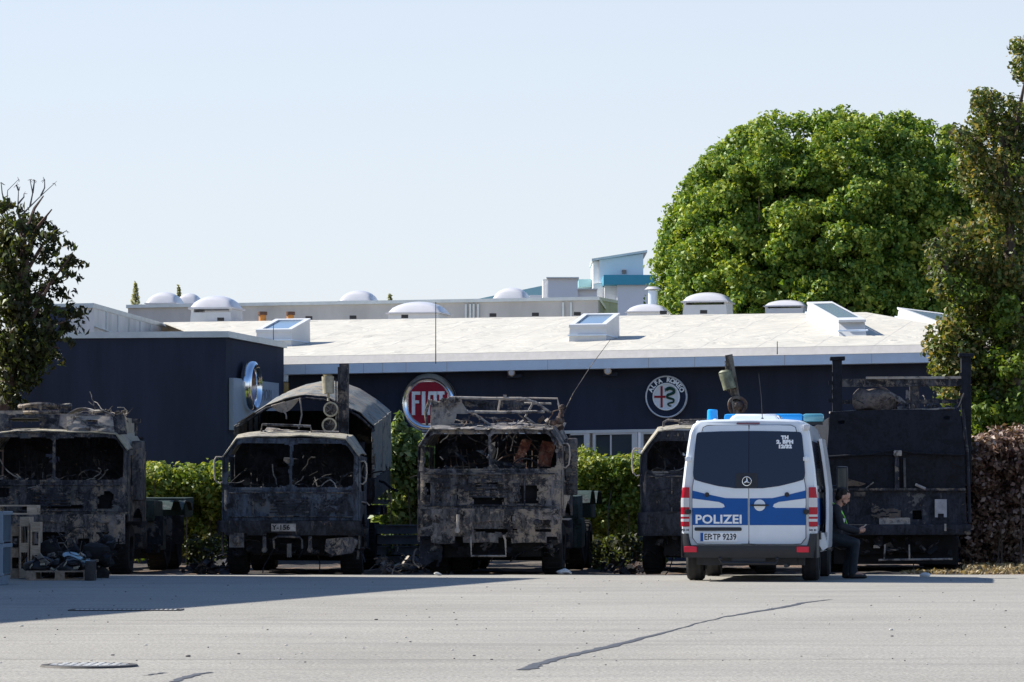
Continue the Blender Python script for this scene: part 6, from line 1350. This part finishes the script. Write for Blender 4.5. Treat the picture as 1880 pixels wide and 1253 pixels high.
t, OO = hedge('sunlit green hedge below the showroom windows, left of the police van', 'garden_hedge', L_hedge, [(1020, 835), (1046, 830), (1066, 822), (1088, 838), (1120, 846), (1150, 840), (1180, 838), (1230, 840)], 67.0, 2.6, .10, 33, 260)
hedge('withered copper brown hedge at the right edge beside the big dark truck', 'withered_hedge', L_beech, [(1788, 850), (1800, 815), (1815, 800), (1840, 792), (1880, 788), (1930, 780)], 60.2, 1.8, .10, 34, 420, zlo=-.05, up=.2)
# small leafy twig sticking up at the far-left hedge end and ivy on the truck flank
M_grass = leafmat('dry_grass_blades', [(.2, (.20, .13, .06)), (.6, (.34, .25, .13)), (.9, (.42, .36, .22))], .2)
rng = np.random.default_rng(5); cl = []
for k in range(260):
    p = G(rng.uniform(1770, 1930), rng.uniform(1040, 1054)); cl.append(((p.x, p.y, rng.uniform(0, .10)), (.10, .14, .04), 12))
for k in range(60):
    p = G(rng.uniform(1660, 1800), rng.uniform(1050, 1054)); cl.append(((p.x, p.y, .02), (.12, .1, .015), 5))
o = leaves('dry_grass', M_grass, cl, .10, None, 6, up=.3, shell=.1, aspect=.25); tag(o, 'dry straw coloured grass and leaf litter at the foot of the withered hedge', 'grass', None, 'stuff')
# weeds between the trucks in shade
cl = []
for k in range(300):
    px = rng.choice([rng.uniform(350, 410), rng.uniform(705, 775), rng.uniform(1090, 1180)]); p = P(px, 1000, rng.uniform(62, 67)); cl.append(((p.x, p.y, rng.uniform(0, .5)), (.15, .15, .14), 14))
o = leaves('undergrowth', L_left, cl, .10, None, 8, up=.3, shell=.1); tag(o, 'dark low undergrowth beneath the hedges between the trucks', 'undergrowth', None, 'stuff')
# --- conifer tips and a sapling above the far parapet
def conifer(px, py_top, py_bot, Y, wpx, label, lm, seed):
    b = P(px, py_bot, Y); tp = P(px, py_top, Y); t = thing('conifer', label, 'tree', (b.x, Y, 0)); k = Y/F; r = random.Random(seed)
    mb = MB(); mb.tube([(0, 0, 0), (0, 0, tp.z)], [.3, .02], 6); mb.build('trunk', M_bark, t); cl = []; H_ = tp.z-b.z
    for i in range(46):
        f = (i/46)**.9; z = b.z-1.0+(H_+1.0)*f; w_ = wpx*k*.5*(1-f)*(1+.3*r.uniform(-1, 1))
        for s in range(2):
            a = r.uniform(0, 6.28); cl.append(((w_*math.cos(a), w_*math.sin(a), z), (max(.07, w_*.5), max(.07, w_*.5), .10), 6))
    leaves('crown', lm, cl, .16, t, seed, up=.2, shell=.2, aspect=.35)
L_con = leafmat('conifer_needles', [(.2, (.22, .25, .13)), (.6, (.36, .38, .2)), (.9, (.5, .5, .3))], .3)  # needles lightened to put distance haze into their colour
conifer(249, 520, 564, 140, 26, 'small conifer tip rising above the far parapet at the left', L_con, 3)
conifer(328, 526, 560, 150, 16, 'tiny tree tip between the pair of lilac domes', L_con, 4)
conifer(716, 542, 562, 150, 9, 'tiny tree tip right of the small lilac dome in the middle', L_con, 5)
# ============================================================= PALLETS, CRATES AND REFUSE AT THE LEFT
M_wood = mat('pallet_wood', (.52, .41, .30), .8, var=.25, scale=4, bmp=.3, stretch=(1, 6, 6)); M_wood2 = mat('grey_pallet_wood', (.34, .26, .19), .85, var=.25, scale=4, bmp=.3, stretch=(6, 1, 6))
def pallet(label, M, m, L=1.1, W=.8):
    t = thing('wooden_pallet', label, 'pallet', M.to_translation(), 0, 'wooden pallets by the left trucks'); R = M.to_3x3().to_4x4()
    mb = MB()
    for k in range(5): y = -W/2+k*(W-.12)/4; mb.box(-L/2, L/2, y, y+.12, .122, .144, 0, R)
    mb.build('deck_boards', m, t, 0)
    mb = MB()
    for x in (-L/2, -.07, L/2-.145):
        mb.box(x, x+.145, -W/2, W/2, .10, .122, 0, R)
        for y in (-W/2, -.05, W/2-.10): mb.box(x, x+.145, y, y+.10, .022, .10, 0, R)
    mb.build('blocks', m, t, 0)
    mb = MB()
    for y in (-W/2, -.05, W/2-.10): mb.box(-L/2, L/2, y, y+.10, 0, .022, 0, R)
    mb.build('skids', m, t, 0); return t
def at(px, py, Y=None):
    p = G(px, py) if Y is None else P(px, py, Y); return p
q = at(106, 1066); pallet('flat wooden pallet on the asphalt carrying black refuse', Matrix.Translation(q+Vector((0, .45, 0))) @ Matrix.Rotation(rad(3), 4, 'Z'), M_wood2, 1.0, .8)
q = at(56, 1063); pallet('wooden pallet standing on end, nearest the black refuse', Matrix.Translation(q+Vector((-.04, .4, .44))) @ Matrix.Rotation(rad(5), 4, 'Z') @ Matrix.Rotation(rad(90), 4, 'Y'), M_wood, .86, .8)
pallet('wooden pallet standing on end behind the one nearest the refuse', Matrix.Translation(q+Vector((-.20, .45, .48))) @ Matrix.Rotation(rad(3), 4, 'Z') @ Matrix.Rotation(rad(90), 4, 'Y'), M_wood, .94, .8)
pallet('wooden pallet leaning on end beside the blue crates', Matrix.Translation(q+Vector((-.38, .5, .40))) @ Matrix.Rotation(rad(8), 4, 'Z') @ Matrix.Rotation(rad(90), 4, 'Y'), M_wood2, .80, .8)
q2 = P(10, 943, 52.2); pallet('wooden pallet lying flat on top of the upright ones', Matrix.Translation(Vector((q2.x-.10, 52.0, .99))) @ Matrix.Rotation(rad(4), 4, 'Z'), M_wood, 1.25, .8)
# blue grey folding crate stack
M_crate = mat('blue_grey_plastic', (.10, .145, .19), .5, var=.12, scale=3); M_crate2 = mat('pale_blue_plastic', (.19, .25, .31), .45, var=.1, scale=3)
q = at(0, 1075)
for k in range(2):
    t = thing('plastic_crate', ('lower' if k == 0 else 'upper')+' of two stacked blue grey plastic crates at the left edge', 'crate', (q.x-.52, q.y+.3, .13+k*.46), 0, 'stacked blue grey plastic crates')
    mb = MB(); mb.box(-.6, .55, -.3, .5, .02, .44)
    for i in range(12): mb.box(-.58+i*.095, -.545+i*.095, -.318, -.3, .04, .42)
    for i in range(5): mb.box(-.6, .55, -.312, -.3, .04+i*.09, .055+i*.09)
    for i in range(8): mb.box(.55, .566, -.26+i*.09, -.23+i*.09, .04, .42)
    mb.build('walls', M_crate, t, 0)
    mb = MB(); mb.box(-.62, .57, -.33, -.28, .40, .455, bev=.01); mb.box(-.62, .57, -.33, -.28, 0, .04, bev=.01); mb.box(.53, .575, -.33, .52, .40, .455, bev=.01)
    for x in (-.6, -.05, .50): mb.box(x, x+.06, -.335, -.29, .0, .45, bev=.01)
    mb.build('frame', M_crate2, t, 0)
    if k == 0:
        for x in (-.55, -.05, .42):
            mb = MB(); mb.box(x, x+.11, -.31, .45, -.13, .0, bev=.01); mb.build('foot', M_crate2, t, 0)
mb = MB(); c = at(30, 1062); a0 = Vector((c.x+.02, c.y-.12, .98))
mb.tube([a0, a0+Vector((.16, 0, -.12)), a0+Vector((.22, 0, -.45)), a0+Vector((.20, 0, -.72)), a0+Vector((.02, 0, -.88)), a0+Vector((-.15, .02, -.9))], .014, 6); mb.tube([a0+Vector((.02, 0, 0)), a0+Vector((.14, .02, -.2)), a0+Vector((.18, .02, -.6)), a0+Vector((.0, 0, -.80))], .012, 6)
tag(mb.build('black_strap', M_dark), 'black strap hanging in a loop beside the upright pallets', 'strap')
# refuse on the pallet
M_bag = mat('black_refuse', (.018, .018, .022), .35, var=.3, scale=6, bmp=.5); M_lblue = mat('pale_blue_wrap', (.28, .42, .50), .4, var=.15, scale=6)
q = at(106, 1066); t = thing('refuse_pile', 'heap of black refuse and scraps on the flat wooden pallet', 'refuse', (q.x, q.y+.45, .145))
mb = MB(); r = random.Random(5)
for k in range(16): mb.ball((r.uniform(-.42, .42), r.uniform(-.3, .3), r.uniform(.02, .14)), r.uniform(.07, .13), 10, 0, (1.4, 1, .7))
mb.warp(.05, 6, 3); mb.build('black_bags', M_bag, t)
junk('scraps', t, 46, (-.45, .45, -.35, .3, .03, .24), .16, [M_bag, M_soot, M_ash, M_c1], 12, .3)
mb = MB(); mb.sheet(lambda u, v: (.06+.40*u, -.36+.1*v, .20-.05*u+.04*math.sin(u*5)+.06*v), 10, 4, None, .01); mb.warp(.015, 9, 3); mb.build('blue_wrap', M_lblue, t)
mb = MB()
for k in range(5): x = -.44+k*.17; mb.sheet(lambda u, v, x=x, k=k: (x+(.05+.02*(k % 3))*u, -.37-.01*k, .03+.03*v+.05*(k % 2)+.04*u*(1-(k % 3))), 3, 2, None, .006)
mb.warp(.03, 8, 6); split_build(mb, 'white_scrap', M_creamp, t)
t = thing('refuse_pile', 'taller dark heap of charred remains behind the pallet of refuse', 'refuse', (q.x+.1, q.y+1.6, 0))
mb = MB()
for k in range(22): mb.ball((r.uniform(-.5, .45), r.uniform(-.3, .3), r.uniform(.05, .55)), r.uniform(.08, .16), 8, 0, (1.3, 1, .8))
mb.warp(.08, 5, 3); mb.build('charred_heap', M_soot, t); junk('scraps', t, 60, (-.5, .5, -.35, .3, .1, .72), .15, [M_soot, M_c1, M_c4], 19, .3)
mb = MB(); mb.box(-.075, .075, -.1, .1, 0, .30, bev=.015); mb.warp(.01, 5, 1); o = mb.build('black_box', M_bag); pq = at(163, 1067); o.location = (pq.x, pq.y+.2, 0); tag(o, 'small black box standing at the right end of the flat pallet', 'box')
# ============================================================= THE POLICEMAN
M_skin = mat('skin', (.50, .27, .19), .55, var=.12, scale=9); M_hair = mat('dark_hair', (.018, .013, .011), .75, var=.3, scale=30, bmp=.6)
M_jacket = mat('navy_uniform_jacket', (.014, .017, .026), .85, var=.3, scale=9, bmp=.3); M_trous = mat('navy_uniform_trousers', (.016, .024, .034), .85, var=.3, scale=9, bmp=.4)
M_boot = mat('black_boots', (.012, .012, .013), .45, var=.2, scale=8); M_neon = mat('neon_green_fabric', (.30, .85, .10), .6, var=.1, scale=8)
pp = Vector((4.93, 53.0, 0)); PM = thing('policeman', 'policeman in dark uniform with neon green strap, resting against the van over a phone', 'person', pp)
PM.name = 'person'
hipR, hipL = Vector((.00, -.10, .64)), Vector((.00, .10, .64)); knR, knL = Vector((.355, -.12, .545)), Vector((.33, .13, .55)); anR, anL = Vector((.31, -.11, .10)), Vector((.23, .14, .10))
wst, chs, nck = Vector((-.02, 0, .78)), Vector((.03, 0, .98)), Vector((.085, 0, 1.13)); hd = Vector((.175, 0, 1.26))
shR, shL = Vector((.05, -.18, 1.06)), Vector((.05, .18, 1.06)); elR, elL = Vector((.12, -.25, .81)), Vector((.13, .24, .82)); wrR, wrL = Vector((.385, -.10, .735)), Vector((.375, .08, .72))
tilt = Matrix.Translation(hd) @ Matrix.Rotation(rad(24), 4, 'Y')
def bodyvol(mb, g=0.0, legs=True, torso=True, arms=True):
    if legs:
        for h, k, a in ((hipR, knR, anR), (hipL, knL, anL)): limb(mb, h, k, .088+g, .062+g); limb(mb, k, a, .058+g, .040+g)
        mb.ball((.02, 0, .61), .14+g, 16, 0, (1, 1.15, .85))
    if torso:
        mb.ball(wst, .13+g, 16, 0, (.95, 1.2, 1.1)); mb.ball((0, 0, .68), .135+g, 16, 0, (1, 1.15, 1)); mb.ball(chs, .145+g, 16, 0, (.9, 1.22, 1.15)); limb(mb, shR, shL, .07+g, .07+g)
    if arms:
        for s, e, w_ in ((shR, elR, wrR), (shL, elL, wrL)): limb(mb, s, e, .056+g, .044+g); limb(mb, e, w_, .043+g, .029+g)
mb = MB(); bodyvol(mb)
limb(mb, nck-Vector((.02, 0, .06)), hd+Vector((-.02, 0, -.05)), .058, .055)
def hb(c, r, sc): mb.ball(tilt @ Vector(c), r, 16, 0, sc, Euler((0, rad(24), 0)))
hb((0, 0, .03), .098, (1.05, .80, 1.05)); hb((.028, 0, -.05), .07, (1.0, .82, 1.05)); hb((.06, 0, -.092), .030, (1, 1.1, .8)); hb((.099, 0, -.012), .016, (1.1, .8, 1.6)); hb((.108, 0, -.026), .014, (1, 1, .8)); hb((.085, 0, .022), .022, (.6, 2.0, .5)); hb((.088, 0, -.060), .016, (.9, 1.7, .45))
for s in (-1, 1): hb((-.005, s*.080, -.01), .026, (.8, .35, 1.25))
# hands: palm plus five bent fingers each
def hand(w_, s, ph):
    d = Vector((1, s*.25, .12)).normalized(); pc = w_+d*.05; mb.ball(pc, .036, 12, 0, (1.15, .62, .95)); limb(mb, w_, pc, .026, .03, 10)
    for k in range(4):
        b = pc+d*.03+Vector((0, 0, .024-.016*k)); L_ = (.030, .034, .032, .026)[k]
        m1 = b+Vector((L_, s*.012, .006)); m2 = m1+Vector((L_*.55, s*.026, .003)); m3 = m2+Vector((-.004, s*.024, 0))
        limb(mb, b, m1, .0095, .0088, 8); limb(mb, m1, m2, .0088, .008, 8); limb(mb, m2, m3, .008, .007, 8)
    b = pc+Vector((-.005, s*.01, .03)); m1 = b+Vector((.03, s*.015, .026)); m2 = m1+Vector((.03, s*.010, .012)); limb(mb, b, m1, .012, .010, 8); limb(mb, m1, m2, .010, .0085, 8)
hand(wrR, 1, 0); hand(wrL, -1, 0)
for a in (anR, anL): limb(mb, a, a+Vector((.16, 0, -.055)), .04, .032); mb.ball(a+Vector((-.02, 0, -.05)), .04, 10)
remeshed('body', mb, M_skin, .0075, PM, 1)
mb = MB(); bodyvol(mb, .020, legs=False)
for e, w_ in ((elR, wrR), (elL, wrL)): mb.ball(e, .062, 12); limb(mb, e, e.lerp(w_, .93), .058, .047)
limb(mb, nck+Vector((-.05, -.03, -.05)), nck+Vector((-.05, .03, -.05)), .06, .06); mb.ball((-.01, 0, .66), .158, 16, 0, (1, 1.15, .8)); mb.warp(.010, 9, 3)
remeshed('jacket', mb, M_jacket, .012, PM, 2)
mb = MB()
for h, k, a in ((hipR, knR, anR), (hipL, knL, anL)):
    limb(mb, h, k, .105, .082); limb(mb, k, a+Vector((0, 0, .0)), .080, .066); mb.ball(a+Vector((.01, 0, .02)), .070, 12, 0, (1.05, .95, .8))
mb.ball((.02, 0, .61), .155, 16, 0, (1, 1.15, .85)); mb.warp(.016, 9, 5); remeshed('trousers', mb, M_trous, .012, PM, 2)
for a in (anR, anL):
    mb = MB(); limb(mb, a+Vector((0, 0, .01)), a+Vector((.0, 0, -.03)), .055, .052); limb(mb, a+Vector((-.02, 0, -.055)), a+Vector((.17, 0, -.062)), .045, .036); mb.ball(a+Vector((.10, 0, -.05)), .045, 12, 0, (1.7, .95, .8)); mb.ball(a+Vector((.19, 0, -.066)), .034, 10, 0, (1.1, 1.1, .85))
    remeshed('boot', mb, M_boot, .010, PM, 1)
mb = MB(); 
for c, r_, sc in (((-.030, 0, .055), .100, (.98, .88, .92)), ((-.055, 0, .0), .088, (.72, .92, 1.0)), ((.030, .02, .098), .040, (1.1, 1.2, .6)), ((.045, -.02, .088), .034, (1.0, 1.0, .7)), ((-.060, 0, -.035), .062, (.6, 1.0, .8))): hb(c, r_, sc)
mb.warp(.018, 26, 3); remeshed('hair', mb, M_hair, .008, PM, 1)
mb = MB(); hb((.052, 0, -.082), .042, (1.0, 1.25, .75)); hb((.02, 0, -.065), .060, (.75, 1.02, .7)); remeshed('beard', mb, mat('stubble', (.10, .055, .04), .8, var=.2, scale=20), .007, PM, 1)
mb = MB()
for s in (-1, 1): mb.ball(tilt @ Vector((.092, s*.032, .006)), .009, 8)
mb.build('eye', M_dark, PM)
# neon strap over the shoulder down the chest
mb = MB()
for s in (-1, 1):
    pts = [Vector((-.03, s*.13, 1.165)), Vector((.03, s*.175, 1.15)), Vector((.10, s*.205, 1.08)), Vector((.165, s*.195, 1.00)), Vector((.205, s*.165, .90))]
    mb.sheet(lambda u, v: (lambda q, f: pts[q].lerp(pts[min(q+1, 4)], f)+Vector((.045*(v-.5), s*.03*(v-.5), -.075*(v-.5)*(.5+u))))(min(int(u*4), 3), u*4-min(int(u*4), 3)), 16, 3, None, .01*s)
mb.build('neon_strap', M_neon, PM)
mb = MB(); mb.box(.16, .185, -.205, -.17, .87, .93, bev=.006); mb.build('badge', M_foil, PM)
mb = MB(); Mx = Matrix.Translation(Vector((.478, -.005, .785))) @ Matrix.Rotation(rad(48), 4, 'Y'); mb.box(-.006, .006, -.037, .037, -.075, .075, bev=.004); mb.v = [Mx @ p for p in mb.v]
ph = mb.build('mobile_phone', mat('pale_phone_case', (.50, .44, .36), .35, var=.05)); ph.location = pp; tag(ph, 'small pale mobile phone held in both hands of the policeman', 'phone')
